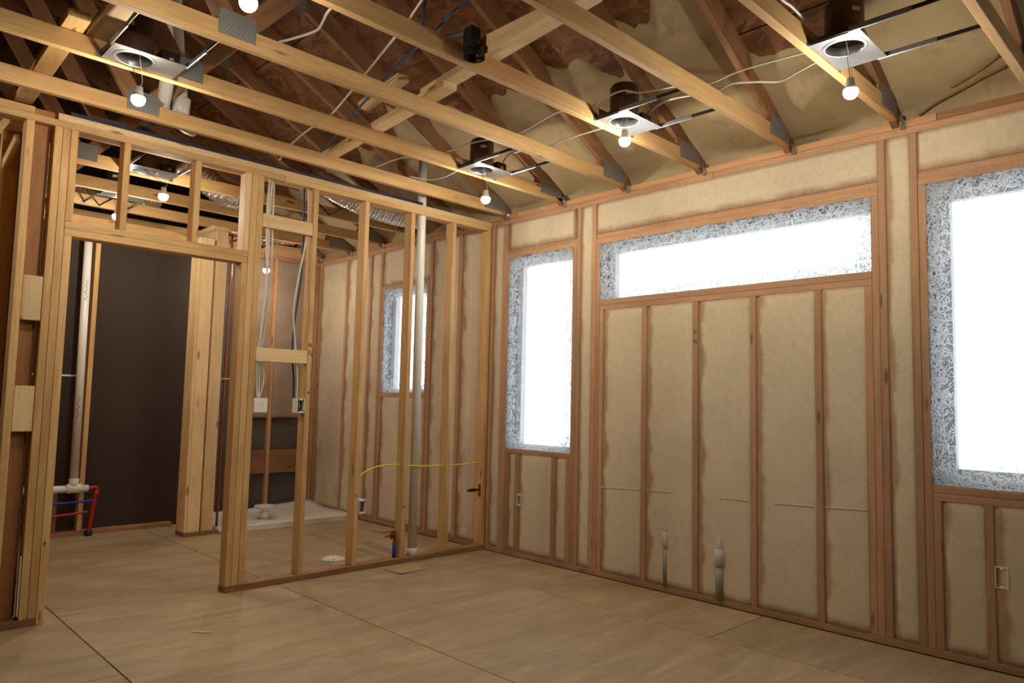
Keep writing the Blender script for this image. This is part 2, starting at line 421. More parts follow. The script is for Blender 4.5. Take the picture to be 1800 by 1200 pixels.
# window 3
rstud(-4.938, -3.302, 2.40, 2.438, 'head_plate'); rstud(-4.938, -3.302, 2.438, 2.472, 'head_plate', x0=0.006)
rstud(-4.90, -3.34, 0.807, 0.845, 'sill_plate'); rstud(-4.90, -3.34, 0.768, 0.806, 'sill_plate')
for y in (-3.378, -3.60, -4.0, -4.4, -4.8): rstud(y, y+0.038, zb, 0.768, 'cripple_stud')
for y in (-5.4, -5.8, -6.2): rstud(y, y+0.038, zb, zt)
# bath side
rstud(0.799, 0.837, zb, zt, 'king_stud'); rstud(0.837, 0.875, zb, 2.30, 'jack_stud'); rstud(1.57, 1.608, zb, 2.30, 'jack_stud'); rstud(1.608, 1.646, zb, zt, 'king_stud')
rstud(0.837, 1.608, 2.30, 2.338, 'head_plate'); rstud(0.875, 1.57, 1.237, 1.275, 'sill_plate')
rstud(1.20, 1.238, zb, 1.237, 'cripple_stud')
for y in (0.385, 1.815, 2.265, 2.812): rstud(y, y+0.038, zb, zt)
# sheathing outside with the openings left free
def sheath(y0, y1, z0, z1): box('sheathing', D, D+0.012, y0, y1, z0, z1, OSB, wr)
ys = sorted([Y_REAR, Y_FAR]+[w[0] for w in WIN]+[w[1] for w in WIN])
for y0, y1 in zip(ys[:-1], ys[1:]):
    w = [q for q in WIN if abs(q[0]-y0) < 1e-6]
    if w: sheath(y0, y1, -0.06, w[0][2]); sheath(y0, y1, w[0][3], 2.82)
    else: sheath(y0, y1, -0.06, 2.82)
# blown insulation, bay by bay: full in the middle, slumped back beside the studs
def cushion(name, y0, y1, z0, z1, mat, parent, axis='x', base=0.0, far=0.014, near=0.004, tb=0.006, wide=0.05, thick=0.05, seed=0, sgn=1):
    w, h = y1-y0, z1-z0; ny, nz = max(8, min(40, int(w/0.011))), max(8, min(90, int(h/0.025)))
    v, f, E = [], [], []; r = random.Random(seed)
    so = r.uniform(0, 50)
    ss = lambda t: max(0.0, min(1.0, t))**2*(3-2*max(0.0, min(1.0, t)))
    ts = [0.5-0.5*math.cos(math.pi*i/ny)*(0.4+0.6*abs(math.cos(math.pi*i/ny))) for i in range(ny+1)]
    for j in range(nz+1):
        z = z0+h*j/nz
        for i in range(ny+1):
            t = ts[i]; y = y0+w*t
            nz1 = mnoise.noise(Vector((so, y*7, z*4))); nz2 = mnoise.noise(Vector((so+9, y*2.2, z*1.6))); nz3 = mnoise.noise(Vector((so, y*26, z*11)))
            wf = 0.034*(1+0.7*mnoise.noise(Vector((so+3, 0, z*3.5)))); dn, dfar = (y-y0), (y1-y)
            d = -0.004+0.003*nz1+0.005*nz2+0.0012*nz3
            d += far*(1-ss(dfar/max(0.012, wf))) + near*(1-ss(dn/0.022))
            ed = min(z-z0, z1-z); d += tb*(1-ss(ed/0.03))
            d = max(-0.0045, d)
            we_ = wide*(1+0.75*mnoise.noise(Vector((so+5, 1, z*5)))+0.35*mnoise.noise(Vector((so+5, 3, z*17))))
            e = 1-ss((dfar-we_*0.55)/(we_*0.6)); e = max(e, 1-ss((z-z0-0.012)/(0.035*(1+0.8*mnoise.noise(Vector((so, y*9, 8)))))))
            e = max(e, 0.8*(1-ss((z1-z)/0.022)), 0.6*(1-ss(dn/0.010)))
            E.append(max(0.0, min(1.0, e))*0.92)
            p = (base+d*sgn, y, z) if axis == 'x' else (y, base+d*sgn, z)
            v.append(p)
    for j in range(nz):
        for i in range(ny):
            a = j*(ny+1)+i; f.append((a, a+1, a+ny+2, a+ny+1))
    # back face and rim so the panel has its depth
    nb = len(v); bd = base+0.12*sgn
    for p in ((y0, z0), (y1, z0), (y1, z1), (y0, z1)): v.append((bd, p[0], p[1]) if axis == 'x' else (p[0], bd, p[1]))
    f.append((nb, nb+3, nb+2, nb+1))
    lo = [i for i in range(ny+1)]; hi = [nz*(ny+1)+i for i in range(ny+1)]
    le = [j*(ny+1) for j in range(nz+1)]; ri = [j*(ny+1)+ny for j in range(nz+1)]
    f.append(tuple(lo[::-1]+[nb, nb+1])); f.append(tuple(hi+[nb+2, nb+3])); f.append(tuple(le+[nb+3, nb])); f.append(tuple(ri[::-1]+[nb+1, nb+2]))
    o = WM(parent).inverted(); v = [o @ Vector(p) for p in v]
    me = mesh_from(name, v, f, mat, True)
    at = me.attributes.new('thin', 'FLOAT', 'POINT'); at.data.foreach_set('value', E+[1.0]*4)
    return put(name, me, parent, WM(parent))
BAYS = [(-0.146, -0.040, zb, zt), (-0.915, -0.222, 2.46, zt), (-0.340, -0.260, zb, 0.802), (-0.730, -0.378, zb, 0.802), (-0.877, -0.768, zb, 0.802),
        (-1.10, -0.991, zb, zt), (-3.104, -1.138, 2.461, zt), (-3.263, -3.142, zb, zt), (-4.938, -3.302, 2.472, zt),
        (-3.562, -3.378, zb, 0.768), (-3.962, -3.60, zb, 0.768), (-4.362, -4.0, zb, 0.768), (-4.762, -4.4, zb, 0.768), (-5.362, -4.976, zb, zt), (-5.762, -5.4, zb, zt), (-6.162, -5.8, zb, zt)]
for a, b in zip(TS[:-1], TS[1:]): BAYS.append((b+0.038, a, zb, 1.893))
for i, (a, b, c, d) in enumerate(BAYS): cushion('insulation_panel', a, b, c, d, INSUL, wr, seed=i, wide=0.012 if d-c < 0.3 else (0.05 if b-a > 0.3 else 0.035))
for i, (a, b, c, d) in enumerate([(0.127, 0.385, zb, zt), (0.423, 0.799, zb, zt), (0.837, 1.608, 2.338, zt), (0.875, 1.20, zb, 1.237), (1.238, 1.57, zb, 1.237),
                                  (1.646, 1.815, zb, zt), (1.853, 2.265, zb, zt), (2.303, 2.812, zb, zt)]):
    cushion('insulation_panel', a, b, c, d, INSULB, wr, seed=40+i, far=0.02, near=0.01, wide=0.07)
# netting stretched over the wall, windows left to their own sheets
def net_sheet(rects, x, parent, mat, name, step=0.12, amp=0.0015):
    v, f = [], []
    for (y0, y1, z0, z1) in rects:
        ny, nz = max(1, int((y1-y0)/step)), max(1, int((z1-z0)/step)); b = len(v)
        for j in range(nz+1):
            for i in range(ny+1):
                y, z = y0+(y1-y0)*i/ny, z0+(z1-z0)*j/nz
                v.append((x+amp*mnoise.noise(Vector((y*3, z*3, 1.7))), y, z))
        for j in range(nz):
            for i in range(ny):
                a = b+j*(ny+1)+i; f.append((a, a+1, a+ny+2, a+ny+1))
    o = WM(parent).inverted(); v = [o @ Vector(p) for p in v]
    return put(name, mesh_from(name, v, f, mat, True), parent, WM(parent))
rects = []
for y0, y1 in zip(ys[:-1], ys[1:]):
    if y1 > 2.9: y1 = 2.85
    w = [q for q in WIN if abs(q[0]-y0) < 1e-6]
    if w: rects += [(y0, y1, 0.012, w[0][2]), (y0, y1, w[0][3], H0+0.036)]
    elif y0 < 0 < y1: rects += [(y0, -0.002, 0.012, H0+0.036), (0.095, y1, 0.012, H0+0.036)]
    else: rects += [(y0, y1, 0.012, H0+0.036)]
net_sheet(rects, -0.0065, wr, NET, 'netting')

for ya, yb, za, zb_ in ((-1.22, -1.55, 0.626, 0.642), (-1.60, -1.80, 0.645, 0.650), (-2.15, -2.35, 0.652, 0.656), (-2.50, -2.74, 0.660, 0.668), (-2.80, -3.02, 0.672, 0.68)):
    bar('net_fold', (-0.0075, ya, za), (-0.0075, yb, zb_), 0.002, 0.005, INSUL, wr, ch=0.0006)
# ---- windows
def window(n, y0, y1, z0, z1, label, nfib, seed, mull=None):
    w = struct('window_%d' % n, (0.0, (y0+y1)/2, z0), label)
    xf0, xf1 = 0.105, 0.160; fw_ = 0.075 if n == 3 else 0.055
    # membrane lining the rough opening
    t = 0.004
    box('jamb_lining', 0.004, 0.15, y1-t, y1-0.0005, z0, z1, WRAP, w, 0.0005); box('jamb_lining', 0.004, 0.15, y0+0.0005, y0+t, z0, z1, WRAP, w, 0.0005)
    box('head_lining', 0.004, 0.15, y0+t, y1-t, z1-t, z1-0.0005, WRAP, w, 0.0005); box('sill_lining', 0.004, 0.15, y0+t, y1-t, z0+0.0005, z0+t, WRAPL, w, 0.0005)
    a, b, c, d = y0+0.006, y1-0.006, z0+0.006, z1-0.006
    bw = 0.016 if n == 2 else (0.03 if n in (1, 4) else fw_)
    box('frame_rail', xf0, xf1, a, b, c, c+bw, VINYL, w); box('frame_rail', xf0, xf1, a, b, d-fw_, d, VINYL, w)
    box('frame_stile', xf0, xf1, a, a+fw_*0.6, c+bw, d-fw_, VINYL, w); box('frame_stile', xf0, xf1, b-fw_, b, c+bw, d-fw_, VINYL, w)
    if mull: box('mullion', xf0+0.005, xf1-0.005, mull-0.02, mull+0.02, c+fw_, d-fw_, VINYL, w)
    box('pane', 0.122, 0.128, a+fw_*0.6, b-fw_, c+bw, d-fw_, GLASS, w, 0)
    net_sheet([(y0, y1, z0, z1)], -0.003, w, NETW, 'netting', 0.05, 0.006)
    # tufts of loose fibre caught on the net, thickest along the edges
    r = random.Random(seed); v, f = [], []
    Wd, Hd = y1-y0, z1-z0; per = 2*(Wd+Hd)
    for k in range(nfib):
        q = r.uniform(0, per); dd = min(abs(r.gauss(0, 0.055)), 0.16)
        if r.random() < 0.06: dd = r.uniform(0, min(Wd, Hd)/2)
        if q < Wd: y, z = y0+q, z0+dd
        elif q < 2*Wd: y, z = y0+q-Wd, z1-dd
        elif q < 2*Wd+Hd: y, z = y0+dd, z0+q-2*Wd
        else: y, z = y1-dd, z0+q-2*Wd-Hd
        L = r.uniform(0.02, 0.075); an = r.uniform(0, 2*math.pi); cur = r.uniform(-2.6, 2.6); wd = r.uniform(0.0006, 0.0020)
        x = r.uniform(-0.001, 0.010); b0 = len(v); ns = 4
        for i in range(ns+1):
            tt = i/ns; ww = wd*(1-abs(2*tt-1)**3*0.8)
            yy, zz = min(max(y, y0+0.002), y1-0.002), min(max(z, z0+0.002), z1-0.002)
            v.append((x, yy-math.sin(an)*ww, zz+math.cos(an)*ww)); v.append((x, yy+math.sin(an)*ww, zz-math.cos(an)*ww))
            y += math.cos(an)*L/ns; z += math.sin(an)*L/ns; an += cur/ns; x += r.uniform(-0.002, 0.002)
        for i in range(ns): f.append((b0+2*i, b0+2*i+1, b0+2*i+3, b0+2*i+2))
    o = WM(w).inverted(); v = [o @ Vector(p) for p in v]
    fo = put('loose_fibre', mesh_from('loose_fibre', v, f, FIBRE, True), w, WM(w)); fo['kind'] = 'stuff'
    return w
w1 = window(1, *WIN[0], 'tall netted window beside the partition corner', 3800, 1)
w2 = window(2, *WIN[1], 'wide low transom window high in the wall behind netting', 3800, 2)
w3 = window(3, *WIN[2], 'large netted window at the right edge', 6500, 3)
w4 = window(4, *WIN[3], 'small netted bathroom window behind the partition studs', 2600, 4)

# ---- partition with the doorway
wp = struct('wall_middle', (0, 0, 0), 'open stud partition with a doorway')
def pst(x0, x1, z0, z1, name='stud', mat=None, y0=0.0, y1=0.089): return box(name, x0+0.0008, x1-0.0008, y0, y1, z0, z1, mat or PINE, wp)
PT = 2.655
pst(-2.17, 0.0, 0.0, 0.038, 'bottom_plate', RAFT); pst(-5.6, -3.162, 0.0, 0.038, 'bottom_plate', RAFT)
pst(-5.6, -1.9, PT, PT+0.038, 'top_plate'); pst(-1.9, -0.004, PT, PT+0.038, 'top_plate')
pst(-5.6, -3.335, PT+0.038, HP, 'top_plate'); pst(-3.228, -0.004, PT+0.038, HP, 'top_plate', PALE)
pst(-3.335, -3.24, PT+0.038, HP, 'top_plate', BOARD, 0.02, 0.40)
pst(-3.240, -3.201, 0.038, PT); pst(-3.201, -3.162, 0.038, PT, 'king_stud'); lj = pst(-3.162, -3.122, 0.0, 2.064, 'jack_stud')
pst(-3.162, -2.127, 2.064, 2.104, 'header'); pst(-3.162, -2.127, 2.104, 2.144, 'header')
for x in (-3.162, -2.891, -2.485): pst(x, x+0.038, 2.144, PT, 'cripple_stud')
pst(-2.165, -2.127, 2.144, PT, 'cripple_stud', PALE)
rj = pst(-2.167, -2.127, 0.038, 2.064, 'jack_stud'); pst(-2.127, -2.083, 0.038, PT, 'king_stud'); pst(-2.083, -2.040, 0.038, PT)
sts = [pst(x, x+0.038, 0.038, PT) for x in (-1.678, -1.262, -0.846, -0.430)]
pst(-0.040, -0.002, 0.038, PT)
box('blocking', -2.040, -1.678, 0.0, 0.038, 2.322, 2.411, PALE, wp); box('blocking', -2.040, -1.678, 0.0, 0.038, 1.440, 1.529, PALE, wp)
# left of the door
pst(-3.371, -3.332, 0.038, PT); pst(-3.80, -3.762, 0.038, PT); pst(-4.2, -4.162, 0.038, PT); pst(-4.6, -4.562, 0.038, PT)
box('blocking', -3.332, -3.242, 0.0, 0.038, 1.588, 1.825, PALE, wp); box('blocking', -3.332, -3.242, 0.0, 0.038, 1.005, 1.243, PALE, wp)
box('backing_board', -3.336, -3.262, 0.05, 0.088, 0.038, PT, BOARD, wp); box('backing_board', -3.330, -3.2415, 0.0895, 0.127, 0.038, PT, BOARD, wp)
box('shim', -3.2475, -3.2425, 0.004, 0.03, 0.06, 0.36, WHITE, wp, 0.0004)
# carpenters' marks
F = lambda u, v, o: (u, 0.0-o, v)
def mk(st, x, z, s, lines): strokes('pencil_mark', [[(x+a*s, z+b*s) for a, b in ln] for ln in lines], INK, st, F, 0.0038)
mk(sts[0], -1.672, 1.555, 0.030, [[(0, 0), (0.1, 1)], [(0.25, 0.9), (0.4, 0.2), (0.75, 0.5)], [(0.7, 1.1), (0.55, -0.1)], [(0.8, 0.1), (1.05, 0.3)]])
mk(sts[0], -1.672, 1.500, 0.030, [[(0, 0), (0.1, 1)], [(0.3, 0.9), (0.7, 0.9), (0.45, 0.5), (0.8, 0.3), (0.4, 0.0)], [(0.8, -0.1), (1.05, 0.3)], [(0.8, 0.3), (1.05, -0.15)]])
mk(sts[0], -1.665, 1.235, 0.022, [[(0, 0), (0.8, 1)], [(0.2, 1), (0.3, 0.4), (0.9, 0.5)]])
mk(sts[1], -1.252, 0.515, 0.022, [[(0, 0), (0.4, 1), (0.8, 0.1), (0, 0.2)]])
mk(sts[2], -0.835, 0.40, 0.022, [[(0, 0), (0.4, 1), (0.8, 0.1)], [(0.1, 0.4), (0.7, 0.4)]])
mk(lj, -3.146, 0.40, 0.035, [[(-0.3, 0.5), (0.3, 0.5)], [(0, 0), (0, 1)]])
FY = lambda u, v, o: (-0.0005-o, u, v)
mkw = lambda st, y, z, s, lines: strokes('pencil_mark', [[(y-a*s, z+b*s) for a, b in ln] for ln in lines], INK, st, lambda u, v, o: (-0.0005-o, u, v), 0.0035)
mkw(tst[2], -1.958, 1.68, 0.028, [[(0.1, 1), (0.1, 0)], [(0.3, 1), (0.8, 0.8), (0.3, 0.5), (0.8, 0.2), (0.3, 0)]])
mkw(tst[2], -1.958, 1.62, 0.028, [[(0, 0), (0.1, 1), (0.4, 0.2), (0.6, 1)], [(0.6, 0.5), (1, 0)], [(1, 0.5), (0.6, 0)]])

# ---- hall and bath walls behind
wb = struct('wall_back', (-2.4, 2.55, 0), 'dark brown board wall at the end of the hall')
for (x0, x1, z0, z1) in [(-4.6, -3.002, 0.0, 2.74), (-3.0, -1.46, 0.0, 2.74)]:
    box('wall_board', x0, x1, 2.642, 2.658, z0, z1, BROWN, wb)
box('joint_strip', -3.0, -2.36, 2.638, 2.642, 1.347, 1.361, WHITE, wb, 0.0005)
box('bottom_plate', -4.0, -1.57, 2.552, 2.64, 0.0, 0.038, RAFT, wb); box('top_plate', -4.0, -1.57, 2.552, 2.64, 2.66, 2.74, PINE, wb)
box('stud', -2.352, -2.314, 2.552, 2.64, 0.038, 2.66, PINE, wb); box('stud', -2.80, -2.762, 2.552, 2.64, 0.038, 2.66, PINE, wb)
box('cripple_stud', -2.585, -2.50, 2.60, 2.64, 0.038, 0.36, RAFT, wb)
ws = struct('wall_stub', (-1.55, 1.95, 0), 'short pale stud wall end beside the shower')
box('bottom_plate', -1.690, -1.392, 1.95, 2.14, 0.0, 0.036, RAFT, ws)
box('corner_post', -1.690, -1.665, 1.955, 2.135, 0.036, 2.60, PALE, ws)
box('stud', -1.664, -1.560, 1.952, 1.99, 0.036, 2.60, PALE, ws); box('stud', -1.543, -1.440, 1.958, 1.996, 0.036, 2.69, PALE, ws)
box('stud', -1.664, -1.44, 2.097, 2.135, 0.036, 2.60, PINE, ws)
box('top_plate', -1.58, -1.435, 1.95, 2.62, 2.69, 2.728, PALE, ws)
we = struct('wall_end', (-0.7, 2.85, 0), 'netted end wall behind the shower')
box('sheathing', -1.46, 0.14, 2.975, 2.99, 0.0, 2.77, OSB, we)
box('bottom_plate', -1.46, 0.0, 2.85, 2.94, 0.0, 0.038, RED, we)
box('top_plate', -1.46, 0.0, 2.85, 2.94, H0, H0+0.038, RED, we); box('top_plate', -1.46, 0.0, 2.85, 2.94, H0+0.039, H1, RED, we)
for x in (-0.930, -0.538, -0.038): box('stud', x, x+0.038, 2.85, 2.94, 0.038, H0, RED, we)
for a, b in ((-0.892, -0.538), (-0.50, -0.038)):
    cushion('insulation_panel', a, b, 0.985, H0, INSULG, we, 'y', 2.862, 0.01, 0.01, seed=int(-a*100))
    box('sheathing_panel', a, b, 2.90, 2.91, 0.645, 0.985, DARKP, we); box('sheathing_panel', a, b, 2.90, 2.91, 0.04, 0.40, DARKP, we)
    box('blocking', a, b, 2.862, 2.90, 0.40, 0.645, RAFT, we)
box('dark_panel', -1.46, -0.93, 2.93, 2.945, 0.0, H0, DARKP, we)
# left room wall running back from the partition
wl = struct('wall_inner', (-3.33, 0.1, 0), 'stud wall running back from the partition on the left')
box('bottom_plate', -3.425, -3.337, 0.13, 2.55, 0.0, 0.038, RAFT, wl); box('top_plate', -3.425, -3.337, 0.13, 2.55, PT, HP, PINE, wl)
for y in (0.30, 0.71, 1.12, 1.53, 1.94, 2.35): box('stud', -3.425, -3.337, y, y+0.038, 0.038, PT, PINE, wl)
bar('diagonal_brace', (-3.385, 0.11, 2.575), (-3.44, 0.62, 2.28), 0.024, 0.05, PINE, wl)
bar('blocking', (-3.38, 0.338, 1.95), (-3.38, 0.71, 1.95), 0.088, 0.038, PINE, wl)
box('wall_board', -3.336, -3.331, 0.13, 2.55, 0.0, PT, BOARD, wl)

# ================================================================== ROOF TRUSSES
def roof_z(x): return CH_LOW-SLOPE*x
def truss_parts(t, y):
    L = 2*RIDGE; th = 0.038; yc = y+0.019; cz = 2.762
    bar('bottom_chord', (-0.02, yc, cz+0.0445), (RIDGE+0.4, yc, cz+0.0445), th, 0.089, PINE, t)
    bar('bottom_chord', (RIDGE+0.4, yc, cz+0.0445), (L+0.02, yc, cz+0.0445), th, 0.089, PINE, t)
    off = 0.14/2*nrm
    bar('top_chord', (0.42, yc, roof_z(0.42)+off), (RIDGE, yc, roof_z(RIDGE)+off), th, 0.139, RAFT, t)
    bar('top_chord', (L-0.42, yc, roof_z(0.42)+off), (RIDGE, yc, roof_z(RIDGE)+off), th, 0.139, RAFT, t)
    J = -2.86; zj = cz+0.095
    for s in (0, 1):
        m = (lambda x: x) if s == 0 else (lambda x: L-x)
        bar('web', (m(J+0.04), yc, zj), (m(-2.0), yc, roof_z(-2.0)-0.01), th, 0.088, RAFT, t)
        bar('web', (m(J-0.04), yc, zj), (m(RIDGE+0.05), yc, roof_z(RIDGE)-0.03), th, 0.088, RAFT, t)
        # heel wedge behind the plate
        box('heel_wedge', min(m(-0.30), m(-0.02)), max(m(-0.30), m(-0.02)), yc-0.018, yc+0.018, 2.852, 2.885, RAFT, t)
        for (x0, x1, z0, z1) in ((-0.262, -0.03, 2.785, 2.902), (J-0.085, J+0.085, 2.792, 2.905)):
            a, b = sorted((m(x0), m(x1)))
            box('nail_plate', a, b, y-0.0025, y-0.0003, z0, z1, NAILP, t, 0.0003)
    box('nail_plate', -2.1, -1.9, y-0.0025, y-0.0003, roof_z(-2)-0.07, roof_z(-2)+0.05, NAILP, t, 0.0003)
    # twisted tie holding the truss to the wall plate
    v = [(-0.012, y-0.004, 2.800), (-0.012, y-0.020, 2.800), (-0.016, y-0.004, 2.772), (-0.016, y-0.026, 2.772), (-0.004, y-0.030, 2.755), (-0.026, y-0.018, 2.755), (-0.008, y-0.034, 2.718), (-0.008, y-0.008, 2.718)]
    v2 = [(a-0.004, b, c) for a, b, c in v]; f = []
    for i in (0, 2, 4): f += [(i, i+1, i+3, i+2), (i+8, i+10, i+11, i+9)]
    v = v+v2; f += [(0, 2, 10, 8), (2, 4, 12, 10), (4, 6, 14, 12), (1, 9, 11, 3), (3, 11, 13, 5), (5, 13, 15, 7)]
    o = WM(t).inverted()
    put('metal_tie', mesh_from('metal_tie', [o @ Vector(p) for p in v], f, STEEL), t, WM(t))
TR = [(-3.83, 'roof truss in the top right corner, nearest of all'), (-3.22, 'pale roof truss ending just beside the rightmost hanging bulb'),
      (-2.62, 'roof truss left of the rightmost bulb, meeting the wall above the transom'), (-2.02, 'roof truss carrying the black round ceiling box'),
      (-1.41, 'roof truss between the two right hand hanging bulbs, third from the partition'), (-0.81, 'roof truss second from the partition, behind the top left bulb'),
      (-0.185, 'roof truss right above and in front of the partition top plate'), (0.41, 'first roof truss behind the partition, above the doorway'),
      (1.01, 'second roof truss behind the partition, carrying the hall light'), (1.62, 'third roof truss behind the partition, over the bath window'),
      (2.22, 'fourth roof truss behind the partition, over the shower front'), (2.83, 'rearmost roof truss above the netted shower end wall')]
for i, (y, lb) in enumerate(TR):
    t = thing('roof_truss', lb, 'roof truss', (0, y, 2.762), 'roof trusses')
    truss_parts(t, y)

# ---- spray foam between the top chords
def foam(ya, yb, s_end, seed):
    ns, ny = 34, 14; v, f = [], []; r = random.Random(seed); so = r.uniform(0, 99)
    prof_n = ns
    for i in range(ns+1):
        for j in range(ny+1):
            t = j/ny; y = ya+(yb-ya)*t
            e = s_end*(1+0.22*mnoise.noise(Vector((so, y*4.5, 0)))+0.07*mnoise.noise(Vector((so, y*17, 5))))
            u = i/ns
            if i < 5:                              # vertical part standing on the wall plate
                q = i/5; x = 0.055-0.03*q*q; z = 2.766+q*(ROOF_U-0.045-2.766)
            else:
                q = (i-5)/(ns-5); x = 0.02-q*e; hump = 0.5+0.5*math.cos(min(1, max(0, (q-0.86)/0.14))*math.pi)
                edge = (abs(2*t-1))**4
                th = 0.034+0.028*mnoise.noise(Vector((so+x*2.5, y*3, 2)))+0.012*mnoise.noise(Vector((so+x*9, y*9, 7)))+0.028*(1-edge)*mnoise.noise(Vector((so+x*1.3, 4, y*1.5)))
                th = th*hump-0.006*(1-hump); th += edge*0.012*hump
                z = ROOF_U-SLOPE*x-th*nrm
            v.append((x, y, z))
    for i in range(ns):
        for j in range(ny):
            a = i*(ny+1)+j; f.append((a, a+1, a+ny+2, a+ny+1))
    o = WM(ce).inverted()
    return put('spray_foam', mesh_from('spray_foam', [o @ Vector(p) for p in v], f, FOAM, True), ce, WM(ce))
TY = [t[0] for t in TR]
ends = [2.0, 0.50, 0.98, 0.85, 0.82, 0.88, 0.95, 0.8, 0.8, 0.8, 0.8]
for k in range(len(TY)-1): foam(TY[k]+0.038, TY[k+1], ends[k], 20+k)
foam(-5.2, -3.83, 2.0, 9)

# ================================================================== RECESSED LIGHTS
def plate_with_hole(hx, hy, rx0, rx1, ry0, ry1, r, t, nseg=40):
    v, f = [], []
    for k in range(nseg):
        a = 2*math.pi*k/nseg; dx, dy = math.cos(a), math.sin(a)
        tx = ((rx1-hx)/dx if dx > 0 else (rx0-hx)/dx) if abs(dx) > 1e-6 else 1e9
        ty = ((ry1-hy)/dy if dy > 0 else (ry0-hy)/dy) if abs(dy) > 1e-6 else 1e9
        q = min(tx, ty); ox, oy = hx+dx*q, hy+dy*q
        v += [(hx+dx*r, hy+dy*r, 0), (ox, oy, 0), (hx+dx*r, hy+dy*r, t), (ox, oy, t)]
    # put true corners in: snap the outer point closest to each corner
    for cx, cy in ((rx0, ry0), (rx0, ry1), (rx1, ry0), (rx1, ry1)):
        k = min(range(nseg), key=lambda k: (v[4*k+1][0]-cx)**2+(v[4*k+1][1]-cy)**2)
        v[4*k+1] = (cx, cy, 0); v[4*k+3] = (cx, cy, t)
    for k in range(nseg):
        a, b = 4*k, 4*((k+1) % nseg)
        f += [(a, a+1, b+1, b), (a+2, b+2, b+3, a+3), (a, b, b+2, a+2), (a+1, a+3, b+3, b+1)]
    return v, f
def can_light(hx, hy, ya, yb, bulb, label, zp=2.772):
    """hole centre hx,hy; bars run in y from ya to yb"""
    t = thing('recessed_light', label, 'recessed light', (hx, hy, zp), 'recessed lights with bare bulbs hanging')
    R = 0.080
    v, f = plate_with_hole(0, 0, -0.115, 0.205, -0.105, 0.105, R+0.004, 0.002)
    put('mounting_plate', mesh_from('mounting_plate', v, f, STEEL), t, WM(t))
    for xx in (-0.115, 0.205):
        box('plate_flange', hx+xx-0.001, hx+xx+0.001, hy-0.105, hy+0.105, zp, zp+0.022, STEEL, t, 0.0003)
    lathe_obj('trim_collar', [(R+0.012, -0.001), (R, -0.006), (R-0.004, 0.0), (R-0.004, 0.035)], STEEL, t, (hx, hy, zp), 36)
    h = lathe_obj('housing', [(R, 0.002), (R, 0.185), (R-0.012, 0.20), (R-0.05, 0.203), (0.004, 0.204), (0.004, 0.198), (R-0.014, 0.196), (R-0.003, 0.183), (R-0.003, 0.002)], HOUSE, t, (hx, hy, zp), 36)
    # sticker and screws on the housing
    a = math.radians(-125); c, s = math.cos(a), math.sin(a)
    M = Matrix.Translation((hx+c*(R+0.0008), hy+s*(R+0.0008), zp+0.135)) @ Matrix.Rotation(a+math.pi/2, 4, 'Z')
    put('sticker', box_mesh(0.036, 0.0012, 0.018, CABLE, 0.0002), h, M)
    for xx in (-0.122, 0.212):
        bar('hanger_bar', (hx+xx, ya+0.001, zp+0.014), (hx+xx, yb-0.001, zp+0.014), 0.005, 0.018, DSTEEL, t)
        bar('hanger_bar', (hx+xx, (ya+yb)/2-0.12, zp+0.012), (hx+xx, (ya+yb)/2+0.12, zp+0.012), 0.009, 0.024, STEEL, t)
        for yy, sg in ((ya, 1), (yb, -1)):
            box('bar_foot', hx+xx-0.014, hx+xx+0.014, yy-0.002 if sg < 0 else yy+0.0005, yy-0.0005 if sg < 0 else yy+0.002, zp-0.006, zp+0.045, STEEL, t, 0.0003)
    jb = box('junction_box', hx+0.105, hx+0.19, hy-0.045, hy+0.045, zp+0.004, zp+0.075, DSTEEL, t)
    lathe_obj('knockout', [(0.012, 0), (0.012, 0.002), (0.001, 0.0022)], STEEL, jb, (hx+0.148, hy-0.045, zp+0.04), 12, rot=Matrix.Rotation(math.pi/2, 4, 'X'))
    # two loose wires, socket and bulb
    bx, by, bz = bulb; top = (bx, by, bz+0.062)
    tube('lamp_wire', [(hx-0.012, hy, zp+0.12), (hx-0.02, hy-0.01, zp+0.02), (bx-0.018, by, bz+0.10), (top[0]-0.005, top[1], top[2])], 0.0016, BLACK, t, 6)
    tube('lamp_wire', [(hx+0.02, hy+0.01, zp+0.12), (hx+0.022, hy, zp+0.03), (bx+0.012, by, bz+0.10), (top[0]+0.005, top[1], top[2])], 0.0016, CABLE, t, 6)
    lathe_obj('socket', [(0.010, 0.064), (0.017, 0.062), (0.018, 0.042), (0.0205, 0.040), (0.0205, 0.026), (0.017, 0.024)], WHITE, t, (bx, by, bz), 20, True, True)
    sph = lambda q: [(0.0315*math.sin(a), 0.0315*math.cos(a)) for a in [math.radians(x) for x in q]]
    lathe_obj('bulb_collar', [(0.0135, 0.030), (0.017, 0.025)]+sph((42, 56, 68)), WHITE, t, (bx, by, bz), 16)
    prof = sph((68, 84, 100, 116, 132, 150, 168))+[(0.0008, -0.0315)]
    lathe_obj('bulb', prof, GLOW, t, (bx, by, bz), 16)
    return t
def tr_gap(y):
    k = sorted(TY); lo = max(v for v in k if v <= y); hi = min(v for v in k if v > y); return lo+0.038, hi
def CL(hx, hy, bulb, label): a, b = tr_gap(hy); return can_light(hx, hy, a, b, bulb, label)
CL(-1.02, -3.325, (-0.925, -3.312, 2.608), 'can light with hanging bulb at the top right, largest black housing')
CL(-0.985, -2.125, (-0.955, -2.107, 2.673), 'can light with hanging bulb at centre right, above the wide transom')
CL(-0.945, -0.905, (-0.857, -0.858, 2.596), 'can light with hanging bulb in front of the partition corner')
CL(-3.125, -0.90, (-3.080, -0.840, 2.608), 'can light with hanging bulb at the upper left, above the doorway')
CL(-3.10, -2.12, (-3.105, -2.078, 2.595), 'can light whose bulb is cut by the top edge')
CL(-2.50, 0.90, (-2.405, 0.787, 2.590), 'can light with bulb seen above the door header, between cripple studs')
